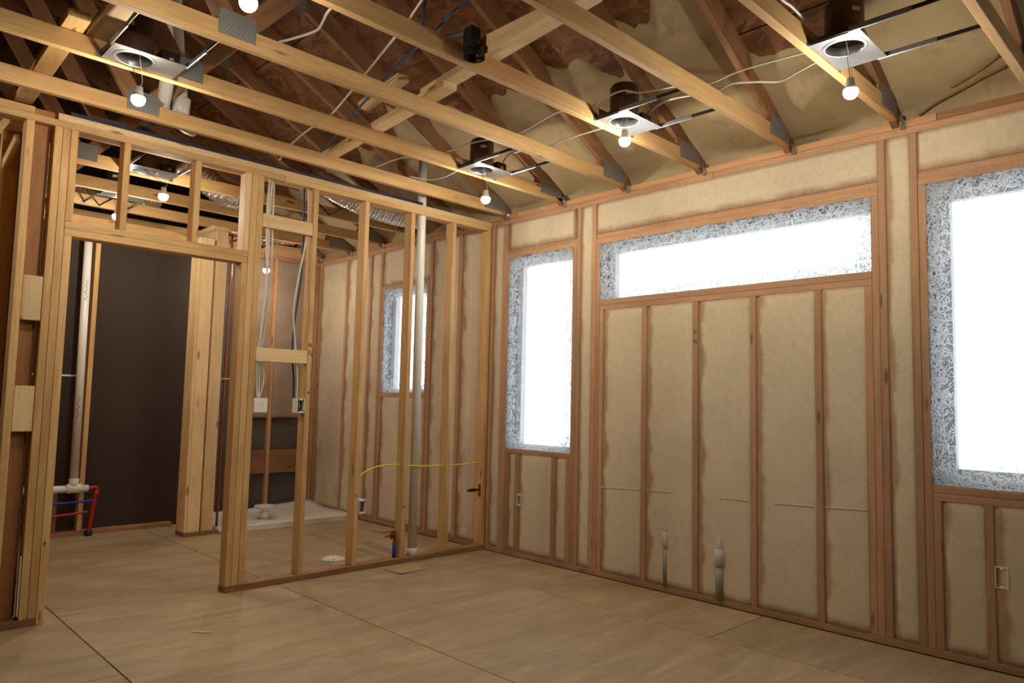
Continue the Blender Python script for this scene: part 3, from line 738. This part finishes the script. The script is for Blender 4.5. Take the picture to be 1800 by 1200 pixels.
CL(-2.43, 1.75, (-2.436, 1.719, 2.599), 'small far can light with bulb low behind the door header')
CL(-4.25, 0.70, (-4.22, 0.66, 2.60), 'added unseen can light in the room left of the hall, beyond the left edge')  # unseen extra lamp, added to brighten the studs left of the door
CL(-0.93, 2.32, (-0.921, 2.263, 2.447), 'can light with bulb hanging over the shower behind white cables')

# ================================================================== OTHER THINGS OVERHEAD
def board_thing(name, label, cat, pieces, group=None):
    p = Vector(pieces[0][0]); t = thing(name, label, cat, p, group)
    for (a, b, w, th, mat) in pieces: bar('board', a, b, w, th, mat, t)
    return t
ztop = 2.852
board_thing('brace_board', 'long flat brace board lying across the trusses by the black box', 'board',
            [((-1.645, -0.12, ztop+0.019), (-1.80, -1.60, ztop+0.019), 0.089, 0.038, PALE), ((-1.76, -1.35, ztop+0.058), (-1.90, -2.66, ztop+0.058), 0.089, 0.038, PALE)], 'boards across the trusses')
board_thing('brace_board', 'short upright block between trusses holding the black round box', 'board',
            [((-2.0, -1.98, 2.835), (-2.0, -2.62, 2.835), 0.038, 0.089, PALE)], 'boards across the trusses')
board_thing('brace_board', 'short upper brace board ending above the second and third truss', 'board',
            [((-1.90, -0.93, ztop+0.058), (-1.97, -1.42, ztop+0.058), 0.07, 0.038, PALE)], 'boards across the trusses')
board_thing('catwalk_board', 'wide yellowish plank across the trusses, leftmost at top left', 'board',
            [((-3.335, 0.35, ztop+0.02), (-3.37, -0.95, ztop+0.02), 0.09, 0.038, PINE)], 'boards across the trusses')
board_thing('catwalk_board', 'wide yellowish plank beside the upper left can light', 'board',
            [((-3.25, -0.55, ztop+0.02), (-3.28, -1.55, ztop+0.02), 0.10, 0.038, PALE)], 'boards across the trusses')

# black round ceiling box with its blue cables
t = thing('ceiling_box', 'black round plastic ceiling box nailed to blocking at top centre', 'electrical box', (-2.055, -2.085, 2.765))
lathe_obj('box_body', [(0.048, 0.0), (0.048, 0.045), (0.03, 0.05), (0.004, 0.05), (0.004, 0.046), (0.044, 0.042), (0.044, 0.0)], BLACK, t, (-2.055, -2.085, 2.765), 24)
box('bracket', -2.105, -2.05, -2.12, -2.06, 2.80, 2.895, BLACK, t)
tube('inner_wire', [(-2.08, -2.10, 2.80), (-2.05, -2.10, 2.775), (-2.03, -2.08, 2.80)], 0.0022, CABLE, t, 6)
tube('inner_wire', [(-2.07, -2.08, 2.80), (-2.045, -2.085, 2.772), (-2.03, -2.07, 2.80)], 0.0022, COPPER, t, 6)
def cable(label, pts, r, mat, cat='cable', group=None, name='cable', seg=7):
    o = tube(name, pts, r, mat, None, seg); return tag(o, label, cat, group)
cable('blue cable looping into the black ceiling box from upper left', [(-2.085, -2.085, 2.88), (-2.10, -1.96, 2.90), (-2.143, -1.875, 2.905), (-2.175, -1.84, 2.95), (-2.20, -1.90, 3.05), (-2.30, -2.1, 3.25)], 0.006, BLUE)
cable('blue cable rising steeply behind the looped blue cable', [(-2.165, -1.925, 2.90), (-2.172, -2.04, 2.935), (-2.132, -2.109, 3.0), (-2.05, -2.25, 3.15)], 0.006, BLUE)
cable('blue cable running over the trusses left of the black box', [(-2.17, -1.86, 2.89), (-2.118, -1.58, 2.875), (-2.083, -1.39, 2.862), (-2.0, -1.13, 2.875), (-1.896, -0.76, 2.864), (-1.80, -0.42, 2.87), (-1.74, -0.16, 2.862)], 0.006, BLUE)
cable('white cable running straight over four trusses to the partition', [(-2.46, -2.35, 2.90), (-2.356, -1.99, 2.862), (-2.298, -1.797, 2.868), (-2.187, -1.385, 2.862), (-2.119, -1.15, 2.866), (-2.023, -0.765, 2.862), (-1.995, -0.488, 2.866), (-1.943, -0.15, 2.862), (-1.93, 0.03, 2.80)], 0.0055, CABLE)
cable('bent white cable hanging between trusses below the top bulb', [(-2.66, -1.98, 2.862), (-2.628, -1.782, 2.87), (-2.600, -1.687, 2.87), (-2.580, -1.61, 2.87), (-2.592, -1.535, 2.87), (-2.619, -1.453, 2.868), (-2.66, -1.36, 2.862)], 0.006, CABLE)
cable('white cable feeding the centre right can from the rightmost truss, lower of two', [(-0.83, -2.17, 2.855), (-0.854, -2.317, 2.878), (-0.83, -2.465, 2.874), (-0.821, -2.611, 2.862), (-0.824, -2.688, 2.87), (-0.759, -2.788, 2.87), (-0.688, -2.875, 2.87), (-0.723, -2.98, 2.87), (-0.785, -3.104, 2.862), (-0.81, -3.20, 2.860), (-0.865, -3.30, 2.853)], 0.0055, CABLE)
cable('white cable stretched from centre right can to rightmost truss, upper of two', [(-1.10, -1.99, 2.862), (-1.10, -2.10, 2.885), (-1.075, -2.19, 2.90), (-0.985, -2.235, 2.905), (-0.93, -2.43, 2.90), (-0.915, -2.60, 2.864), (-0.872, -2.77, 2.90), (-0.838, -3.079, 2.90), (-0.87, -3.17, 2.875)], 0.005, CABLE)
cable('white cable drooping from the corner can light to the next truss', [(-0.79, -0.95, 2.853), (-0.819, -1.052, 2.88), (-0.80, -1.25, 2.875), (-0.784, -1.385, 2.862), (-0.795, -1.496, 2.87), (-0.79, -1.79, 2.87), (-0.80, -1.99, 2.862)], 0.0055, CABLE)
cable('white cable stretched between trusses above the corner can light', [(-1.30, -0.16, 2.864), (-1.23, -0.389, 2.90), (-1.167, -0.78, 2.864), (-1.101, -0.914, 2.90), (-1.071, -1.082, 2.90), (-1.076, -1.38, 2.864), (-1.099, -1.729, 2.90), (-1.09, -1.97, 2.864)], 0.005, CABLE)
cable('white cable end drooping below the truss near the partition top plate', [(-0.905, -0.77, 2.864), (-0.901, -0.593, 2.84), (-0.895, -0.44, 2.83), (-0.91, -0.278, 2.84), (-1.003, -0.17, 2.864)], 0.0055, CABLE)
cable('white cable stapled along the side of the pale top right truss', [(-1.19, -3.229, 2.862), (-1.318, -3.228, 2.872), (-1.411, -3.226, 2.868), (-1.7, -3.226, 2.875), (-2.1, -3.226, 2.87)], 0.006, CABLE)

cable('thin brown stick half buried in the foam at top right', [(0.03, -3.31, 2.79), (0.012, -3.404, 2.828), (-0.02, -3.52, 2.852), (-0.06, -3.629, 2.872), (-0.085, -3.73, 2.888)], 0.006, RAFT, 'stick', None, 'stick')
cable('short yellow stained cable on the foam at top right', [(-0.045, -3.477, 2.868), (-0.053, -3.505, 2.872), (-0.097, -3.616, 2.896), (-0.151, -3.711, 2.924)], 0.006, MUST)
o = box('sealing_strip', -3.17, -0.735, 0.006, 0.075, HP+0.0005, HP+0.024, PURPLE); tag(o, 'long dark purple strip lying on the partition top plate', 'strip')

def flex_duct(label, pts, r, seed):
    P = catmull(pts, 14); L = 0; R = []
    for i, p in enumerate(P):
        if i: L += (p-P[i-1]).length
    Q = [P[0]]; acc = 0; step = 0.008
    for a, b in zip(P[:-1], P[1:]):
        l = (b-a).length; d = step-acc
        while d <= l: Q.append(a.lerp(b, d/l)); d += step
        acc = (acc+l) % step
    rr = random.Random(seed)
    R = [r*(1+0.035*(1 if (i//2) % 2 else -1)+0.02*mnoise.noise(Vector((i*0.3, seed, 0)))) for i in range(len(Q))]
    org = Q[0].copy(); v, f = sweep(Q, R, 20, True, org)
    v = [p+Vector((mnoise.noise((p+org)*30), mnoise.noise((p+org)*30+Vector((9, 0, 0))), mnoise.noise((p+org)*30+Vector((0, 9, 0)))))*0.006 for p in v]
    o = put('flex_duct', mesh_from('flex_duct', v, f, FOIL, True), None, Matrix.Translation(org))
    return tag(o, label, 'duct', 'foil flex ducts')
flex_duct('foil flex duct sagging below the trusses behind the partition studs', [(-1.32, 0.71, 2.96), (-1.10, 0.72, 2.92), (-0.80, 0.74, 2.86), (-0.48, 0.72, 2.835), (-0.24, 0.68, 2.835)], 0.098, 1)
flex_duct('foil flex duct hanging above the right end of the door header', [(-2.12, 1.32, 3.02), (-1.98, 1.32, 2.97), (-1.78, 1.34, 2.87), (-1.62, 1.36, 2.86)], 0.10, 2)
flex_duct('small foil flex duct far back, left above the door header', [(-2.75, 2.45, 3.0), (-2.45, 2.45, 2.93), (-2.15, 2.45, 2.90), (-1.9, 2.45, 2.98)], 0.075, 3)
flex_duct('foil flex duct lying over the shower end wall', [(-1.15, 2.62, 2.875), (-0.85, 2.64, 2.865), (-0.45, 2.62, 2.875)], 0.055, 4)
def strap(label, pts):
    p = Vector(pts[0]); o = thing('duct_strap', label, 'strap', p, 'duct straps')
    for a, b in zip(pts[:-1], pts[1:]): bar('strap_leg', a, b, 0.014, 0.006, DSTEEL, o)
strap('dark V shaped strap beside the sagging foil duct', [(-1.13, 0.98, 2.87), (-0.98, 0.995, 2.775), (-0.86, 0.98, 2.86)])
strap('dark V shaped strap left above the door header', [(-2.56, 2.19, 2.90), (-2.44, 2.20, 2.77), (-2.28, 2.19, 2.90)])

# vent pipes up in the attic at the left
t = thing('vent_pipe', 'white vent pipe with elbow standing above the partition at upper left', 'pipe', (-2.60, -0.02, 2.80))
tube('pipe', [(-2.60, -0.03, 2.90), (-2.66, -0.06, 3.3), (-2.75, -0.1, 4.0)], 0.042, PVC, t, 18)
tube('elbow', [(-2.60, -0.03, 3.0), (-2.60, -0.02, 2.91), (-2.57, 0.0, 2.86), (-2.50, 0.02, 2.85)], 0.049, PVC, t, 18)
t = thing('vent_pipe', 'white vent pipe leaning behind the upper left can light', 'pipe', (-2.72, -0.02, 2.80))
tube('pipe', [(-2.72, -0.03, 2.84), (-2.80, -0.35, 3.05), (-2.95, -0.55, 3.6)], 0.038, PVC, t, 18)
lathe_obj('coupling', [(0.045, -0.05), (0.047, -0.045), (0.047, 0.045), (0.045, 0.05)], PVC, t, (-2.725, -0.06, 2.86), 18)

# ================================================================== PARTITION SERVICES
t = thing('vent_stack', 'tall white drain pipe standing in the partition beside a stud', 'pipe', (-0.712, 0.045, 0.038))
tube('pipe', [(-0.705, 0.045, 0.038), (-0.716, 0.045, 2.66), (-0.72, 0.045, 3.12)], 0.0335, PVC, t, 20, False)
lathe_obj('coupling', [(0.035, 0), (0.040, 0.003), (0.040, 0.05), (0.035, 0.054)], PVC, t, (-0.705, 0.045, 0.0385), 20)
strokes('print', [[(z*0.02, 0.5+z*0.016), (z*0.02+0.008*((z*7) % 3-1), 0.51+z*0.016)] for z in range(10)], INK, t, lambda u, v, o: (-0.741+u*0.05, 0.045-0.020, v), 0.004)

def nm(label, pts, mat=CABLE, r=0.0055): return cable(label, pts, r, mat, 'cable', 'cables in the partition')
nm('leftmost white cable dropping to the left switch box', [(-1.995, 0.026, 2.655), (-2.000, 0.026, 2.38), (-1.985, 0.026, 2.0), (-2.005, 0.026, 1.65), (-2.022, 0.026, 1.48), (-2.015, 0.026, 1.32), (-2.005, 0.026, 1.205)])
nm('second white cable dropping to the left switch box', [(-1.970, 0.040, 2.655), (-1.985, 0.040, 2.38), (-1.975, 0.040, 2.0), (-1.995, 0.040, 1.62), (-2.005, 0.040, 1.48), (-2.025, 0.040, 1.36), (-1.990, 0.040, 1.205)])
nm('third white cable dropping to the left switch box', [(-1.962, 0.056, 2.655), (-1.965, 0.056, 2.38), (-1.965, 0.056, 2.0), (-1.990, 0.056, 1.60), (-1.992, 0.056, 1.48), (-1.985, 0.056, 1.34), (-1.980, 0.056, 1.205)])
nm('rightmost white cable bowing out above the left switch box', [(-1.940, 0.072, 2.655), (-1.935, 0.072, 2.38), (-1.930, 0.072, 2.0), (-1.955, 0.072, 1.65), (-1.975, 0.072, 1.48), (-1.945, 0.072, 1.34), (-1.968, 0.072, 1.205)])
nm('white cable bowing down beside the stud to the second box', [(-1.705, 0.034, 2.655), (-1.70, 0.034, 2.35), (-1.745, 0.034, 2.05), (-1.775, 0.034, 1.80), (-1.745, 0.034, 1.52), (-1.725, 0.034, 1.35), (-1.722, 0.034, 1.205)])
nm('dark blue cable hanging with the white one to the second box', [(-1.72, 0.066, 2.655), (-1.715, 0.066, 2.35), (-1.715, 0.066, 2.05), (-1.745, 0.066, 1.75), (-1.755, 0.066, 1.52), (-1.735, 0.066, 1.35), (-1.73, 0.066, 1.205)], NAVY, 0.006)
nm('yellow cable running through the partition studs at knee height', [(-1.215, 0.045, 0.645), (-1.15, 0.045, 0.685), (-1.06, 0.045, 0.715), (-0.95, 0.045, 0.725), (-0.83, 0.045, 0.722), (-0.775, 0.015, 0.715), (-0.712, 0.001, 0.711), (-0.645, 0.010, 0.707), (-0.56, 0.03, 0.703), (-0.41, 0.045, 0.697), (-0.2, 0.045, 0.70), (-0.03, 0.045, 0.708)], YEL, 0.006)

def ebox(label, x0, x1, z0, z1, parent=None, face='y', fill=BLACK, depth=0.07, y=-0.004):
    """open device box: back, four sides, ears and a wired inside"""
    t = thing('device_box', label, 'electrical box', ((x0+x1)/2, y, z0) if face == 'y' else (y, (x0+x1)/2, z0), 'device boxes')
    def b(nm_, a0, a1, d0, d1, c0, c1, mat):
        return box(nm_, a0, a1, d0, d1, c0, c1, mat, t, 0.0008) if face == 'y' else box(nm_, d0, d1, a0, a1, c0, c1, mat, t, 0.0008)
    w = 0.004
    b('back', x0, x1, y+depth-w, y+depth, z0, z1, WHITE); b('side', x0, x0+w, y, y+depth-w, z0, z1, WHITE); b('side', x1-w, x1, y, y+depth-w, z0, z1, WHITE)
    b('side', x0+w, x1-w, y, y+depth-w, z0, z0+w, WHITE); b('side', x0+w, x1-w, y, y+depth-w, z1-w, z1, WHITE)
    cx = (x0+x1)/2
    b('screw_boss', cx-0.009, cx+0.009, y+0.001, y+0.02, z0+w, z0+0.013, WHITE); b('screw_boss', cx-0.009, cx+0.009, y+0.001, y+0.02, z1-0.013, z1-w, WHITE)
    if fill:
        b('dark_liner', x0+w+0.001, x1-w-0.001, y+depth*0.55, y+depth*0.6, z0+w, z1-w, fill)
        for k in range(3):
            p = [(cx+(k-1)*0.010, y+depth*0.5, z1-0.015), (cx+(k-1)*0.014, y+0.012+0.006*k, (z0+z1)/2), (cx-(k-1)*0.008, y+depth*0.4, z0+0.02)]
            if face != 'y': p = [(q[1], q[0], q[2]) for q in p]
            tube('box_wire', p, 0.0022, (COPPER, CABLE, BLACK)[k], t, 6)
    return t
ebox('white double switch box with cables entering, left in the partition', -2.038, -1.945, 1.110, 1.203, fill=None, depth=0.06, y=0.0)
tb = ebox('white open switch box with dark wires beside a stud', -1.736, -1.680, 1.108, 1.205)
ebox('white open outlet box low on a partition stud', -1.220, -1.164, 0.395, 0.493)
ebox('outlet box showing through the netting below the tall window', -0.425, -0.372, 0.397, 0.490, face='x', fill=CARD, y=-0.008)
ebox('outlet box showing through the netting below the right window', -3.655, -3.600, 0.388, 0.488, face='x', fill=CARD, y=-0.008)
# the double box is closed by a cover with a small knob
t2 = [o for o in bpy.data.objects if o.get('label', '').startswith('white double')][0]
box('cover', -2.036, -1.947, -0.002, 0.0, 1.112, 1.201, WHITE, t2, 0.0006)
lathe_obj('embossed_ring', [(0.012, 0), (0.012, 0.002), (0.009, 0.002), (0.009, 0.0)], WHITE, t2, (-1.985, -0.002, 1.16), 16, rot=Matrix.Rotation(math.pi/2, 4, 'X'))

# copper stub-out with blue pipe at the foot of the partition
t = thing('water_stub', 'copper elbow stub on blue pipe at the foot of the partition', 'pipe', (-0.868, 0.05, 0.038))
tube('riser', [(-0.868, 0.05, 0.038), (-0.868, 0.05, 0.15)], 0.013, BLUEP, t, 12, False)
tube('elbow', [(-0.868, 0.05, 0.14), (-0.868, 0.05, 0.185), (-0.885, 0.045, 0.205), (-0.93, 0.03, 0.21)], 0.009, COPPER, t, 12)
lathe_obj('crimp_ring', [(0.0155, 0), (0.0155, 0.012)], BRASS, t, (-0.868, 0.05, 0.138), 14)
tube('outlet', [(-0.905, 0.04, 0.208), (-0.945, 0.01, 0.212), (-0.985, -0.005, 0.212)], 0.008, COPPER, t, 12)
box('mount_ear', -0.900, -0.850, 0.058, 0.064, 0.175, 0.235, BRASS, t)
t = thing('pipe_stub', 'black capped copper stub sticking out of the corner stud', 'pipe', (-0.04, 0.03, 0.485))
lathe_obj('stub', [(0.009, 0.0), (0.009, 0.05)], COPPER, t, (-0.042, 0.03, 0.485), 12, True, rot=Matrix.Rotation(-math.pi/2, 4, 'Y'))
lathe_obj('cap', [(0.010, 0.035), (0.0135, 0.05), (0.0135, 0.105), (0.004, 0.142), (0.0005, 0.143)], BLACK, t, (-0.042, 0.03, 0.485), 14, True, rot=Matrix.Rotation(-math.pi/2, 4, 'Y'))
box('plate_ear', -0.0435, -0.0405, 0.018, 0.042, 0.43, 0.53, COPPER, t)

# grey stand pipes showing through the insulation under the transom
def standpipe(y, z1, label, w):
    t = thing('stand_pipe', label, 'pipe', (0.0, y, 0.02), 'pipes in the netted wall')
    tube('pipe', [(0.011, y, 0.04), (0.011, y, z1-0.17)], w*0.92, GREYP, t, 14, False)
    lathe_obj('coupling', [(w*0.95, 0), (w*1.12, 0.004), (w*1.12, 0.10), (w*0.95, 0.104)], GREYL, t, (0.011, y, z1-0.19), 16)
    tube('upper_pipe', [(0.011, y, z1-0.10), (0.012, y, z1-0.06), (0.022, y, z1-0.02)], w*0.8, GREYL, t, 14)
standpipe(-1.752, 0.475, 'left of two pipe stubs bulging through the wall netting below the transom', 0.025)
standpipe(-2.145, 0.425, 'right of two pipe stubs bulging through the wall netting below the transom', 0.034)

# ================================================================== FLOOR THINGS
t = thing('closet_flange', 'white round floor flange behind the partition plate', 'flange', (-1.155, 0.42, 0.0))
lathe_obj('rim', [(0.088, 0.0), (0.09, 0.008), (0.07, 0.016), (0.052, 0.018), (0.052, 0.006), (0.001, 0.006)], PVC, t, (-1.155, 0.42, 0.0), 32)
for a in (0.4, 2.5, 4.2): lathe_obj('bolt_head', [(0.006, 0.0), (0.006, 0.004), (0.0005, 0.005)], DSTEEL, t, (-1.155+0.076*math.cos(a), 0.42+0.076*math.sin(a), 0.012), 10)
def card(label, pts, rot=0):
    v = [(x, y, 0.0008+0.004*(i % 2)) for i, (x, y) in enumerate(pts)]+[(x, y, 0.004+0.004*(i % 2)) for i, (x, y) in enumerate(pts)]
    f = [(3, 2, 1, 0), (4, 5, 6, 7), (0, 1, 5, 4), (1, 2, 6, 5), (2, 3, 7, 6), (3, 0, 4, 7)]
    c = Vector((sum(p[0] for p in pts)/4, sum(p[1] for p in pts)/4, 0))
    o = put('cardboard_sheet', mesh_from('cardboard_sheet', [Vector(p)-c for p in v], f, CARD), None, Matrix.Translation(c)); tag(o, label, 'cardboard', 'cardboard covers')
card('cardboard sheet on the floor in front of the partition plate', [(-1.04, -0.085), (-1.045, -0.28), (-0.805, -0.275), (-0.785, -0.078)])
card('cardboard sheet on the floor behind the partition by the netted wall', [(-0.275, 1.33), (-0.24, 1.09), (-0.03, 1.17), (-0.056, 1.39)])

t = thing('shower_pan', 'white shower pan on the floor in front of the end wall', 'shower pan', (-0.7, 2.35, 0))
def pan_mesh():
    x0, x1, y0, y1 = -1.385, -0.012, 1.90, 2.845; rim = 0.05; hz, fz = 0.052, 0.030
    v = []; N_ = 18
    for j in range(N_+1):
        for i in range(N_+1):
            x, y = x0+(x1-x0)*i/N_, y0+(y1-y0)*j/N_; e = min(x-x0, x1-x, y-y0, y1-y)
            k = min(1, max(0, (e-rim*0.8)/0.05)); k = k*k*(3-2*k); wr_ = 0.006*mnoise.noise(Vector((x*6, y*6, 1)))
            back = max(0, (y-2.55)/0.3)*max(0, (x+0.75)/0.75)*0.05
            v.append((x+0.7, y-2.35, hz-(hz-fz)*k+wr_*k+back))
    f = [(j*(N_+1)+i, j*(N_+1)+i+1, (j+1)*(N_+1)+i+1, (j+1)*(N_+1)+i) for j in range(N_) for i in range(N_)]
    b = len(v); v += [(x0+0.7, y0-2.35, 0), (x1+0.7, y0-2.35, 0), (x1+0.7, y1-2.35, 0), (x0+0.7, y1-2.35, 0)]
    f.append((b, b+3, b+2, b+1)); n = N_+1
    f.append(tuple([b]+[b+1]+[i for i in range(n)][::-1])); f.append(tuple([b+2, b+3]+[N_*n+i for i in range(n)]))
    f.append(tuple([b+3, b]+[j*n for j in range(n)])); f.append(tuple([b+1, b+2]+[j*n+N_ for j in range(n)][::-1]))
    return mesh_from('pan', v, f, PAN, True)
put('pan', pan_mesh(), t, WM(t))
box('front_lip', -1.386, -0.011, 1.884, 1.90, 0.0, 0.054, PAN, t)
t = thing('drain_stub', 'white flanged drain stub standing in the shower pan', 'drain', (-0.80, 2.29, 0.032))
lathe_obj('neck', [(0.045, 0.0), (0.045, 0.05), (0.035, 0.06), (0.035, 0.085)], PVC, t, (-0.80, 2.29, 0.032), 20, True)
lathe_obj('funnel', [(0.035, 0.08), (0.060, 0.085), (0.100, 0.115), (0.102, 0.125), (0.085, 0.125), (0.03, 0.105), (0.001, 0.105)], PVC, t, (-0.80, 2.29, 0.032), 24)

# hall plumbing against the brown board
t = thing('drain_pipe', 'white drain pipe with tee against the dark brown hall wall', 'pipe', (-2.41, 2.52, 0.35))
tube('riser', [(-2.411, 2.50, 0.44), (-2.428, 2.50, 2.60)], 0.032, PVC, t, 18, False)
tube('branch', [(-2.95, 2.50, 0.412), (-2.30, 2.50, 0.400)], 0.030, PVC, t, 18, False)
lathe_obj('tee_collar', [(0.034, -0.055), (0.040, -0.05), (0.040, 0.05), (0.034, 0.055)], PVC, t, (-2.41, 2.50, 0.405), 18, rot=Matrix.Rotation(math.pi/2, 4, 'Y'))
lathe_obj('tee_neck', [(0.037, 0.0), (0.039, 0.05), (0.034, 0.055)], PVC, t, (-2.411, 2.50, 0.435), 18)
strokes('print', [[(0, 1.0+z*0.02), (0.01*((z*5) % 3-1), 1.012+z*0.02)] for z in range(9)]+[[(0, 2.0+z*0.02), (0.01*((z*5) % 3-1), 2.012+z*0.02)] for z in range(9)], INK, t, lambda u, v, o: (-2.425+u, 2.50-0.0325, v), 0.005)
tag(tube('supply_pipe', [(-2.95, 2.515, 0.275), (-2.5, 2.51, 0.285), (-2.24, 2.50, 0.295)], 0.010, BLUEP, None, 10), 'blue supply pipe running along the foot of the hall wall', 'pipe', 'supply pipes')
tag(tube('supply_pipe', [(-2.95, 2.515, 0.16), (-2.5, 2.51, 0.185), (-2.29, 2.50, 0.203)], 0.010, REDP, None, 10), 'red supply pipe running along the foot of the hall wall', 'pipe', 'supply pipes')
t = thing('supply_riser', 'red pipe frame with elbow standing at the foot of the hall stud', 'pipe', (-2.27, 2.50, 0))
tube('riser', [(-2.275, 2.50, 0.0), (-2.255, 2.50, 0.2), (-2.235, 2.50, 0.375)], 0.016, REDP, t, 12)
tube('top_elbow', [(-2.225, 2.50, 0.34), (-2.238, 2.50, 0.40), (-2.30, 2.50, 0.40)], 0.016, REDP, t, 12)
lathe_obj('base_fitting', [(0.03, 0), (0.03, 0.04), (0.02, 0.05)], BLACK, t, (-2.275, 2.50, 0.0), 14, False, True)
tag(tube('gas_pipe', [(-1.372, 2.04, 0.05), (-1.372, 2.04, 1.2), (-1.368, 2.03, 2.2), (-1.372, 2.04, 2.69)], 0.011, COPPER, None, 12), 'copper pipe rising beside the pale wall end', 'pipe')
tag(tube('cable', [(-1.45, 2.02, 1.36), (-1.37, 2.0, 1.362), (-1.34, 1.99, 1.362)], 0.005, YEL, None, 7), 'short yellow cable end beside the copper pipe', 'cable')

# litter on the floor
r = random.Random(8)
def crumb(x, y, s, label, mat, grp, name):
    bm = bmesh.new(); bmesh.ops.create_icosphere(bm, subdivisions=1, radius=s)
    for v in bm.verts: v.co = Vector((v.co.x*r.uniform(0.7, 1.5), v.co.y*r.uniform(0.7, 1.5), (v.co.z+s)*0.5*r.uniform(0.7, 1.1)))
    me = bpy.data.meshes.new(name); bm.to_mesh(me); bm.free(); me.materials.append(mat)
    tag(put(name, me, None, Matrix.Translation((x, y, 0.0))), label, 'debris', grp)
for (x, y) in [(-0.10, -0.18), (-0.16, -0.33), (-0.09, -0.60), (-0.13, -0.85), (-0.07, -1.05), (-0.11, -1.22), (-0.18, -1.33), (-0.06, -1.62), (-0.20, -2.1), (-0.33, -0.14), (-0.55, -0.05), (-0.62, -0.10), (-0.90, -0.045)]:
    crumb(x, y, r.uniform(0.004, 0.008), 'tiny white insulation crumb on the subfloor', WHITE, 'insulation crumbs on the floor', 'insulation_crumb')
t = tag(bar('wood_splinter', (-2.60, -0.62, 0.003), (-2.53, -0.70, 0.003), 0.010, 0.004, PALE), 'curled wood splinter on the bare floor below the doorway', 'debris')
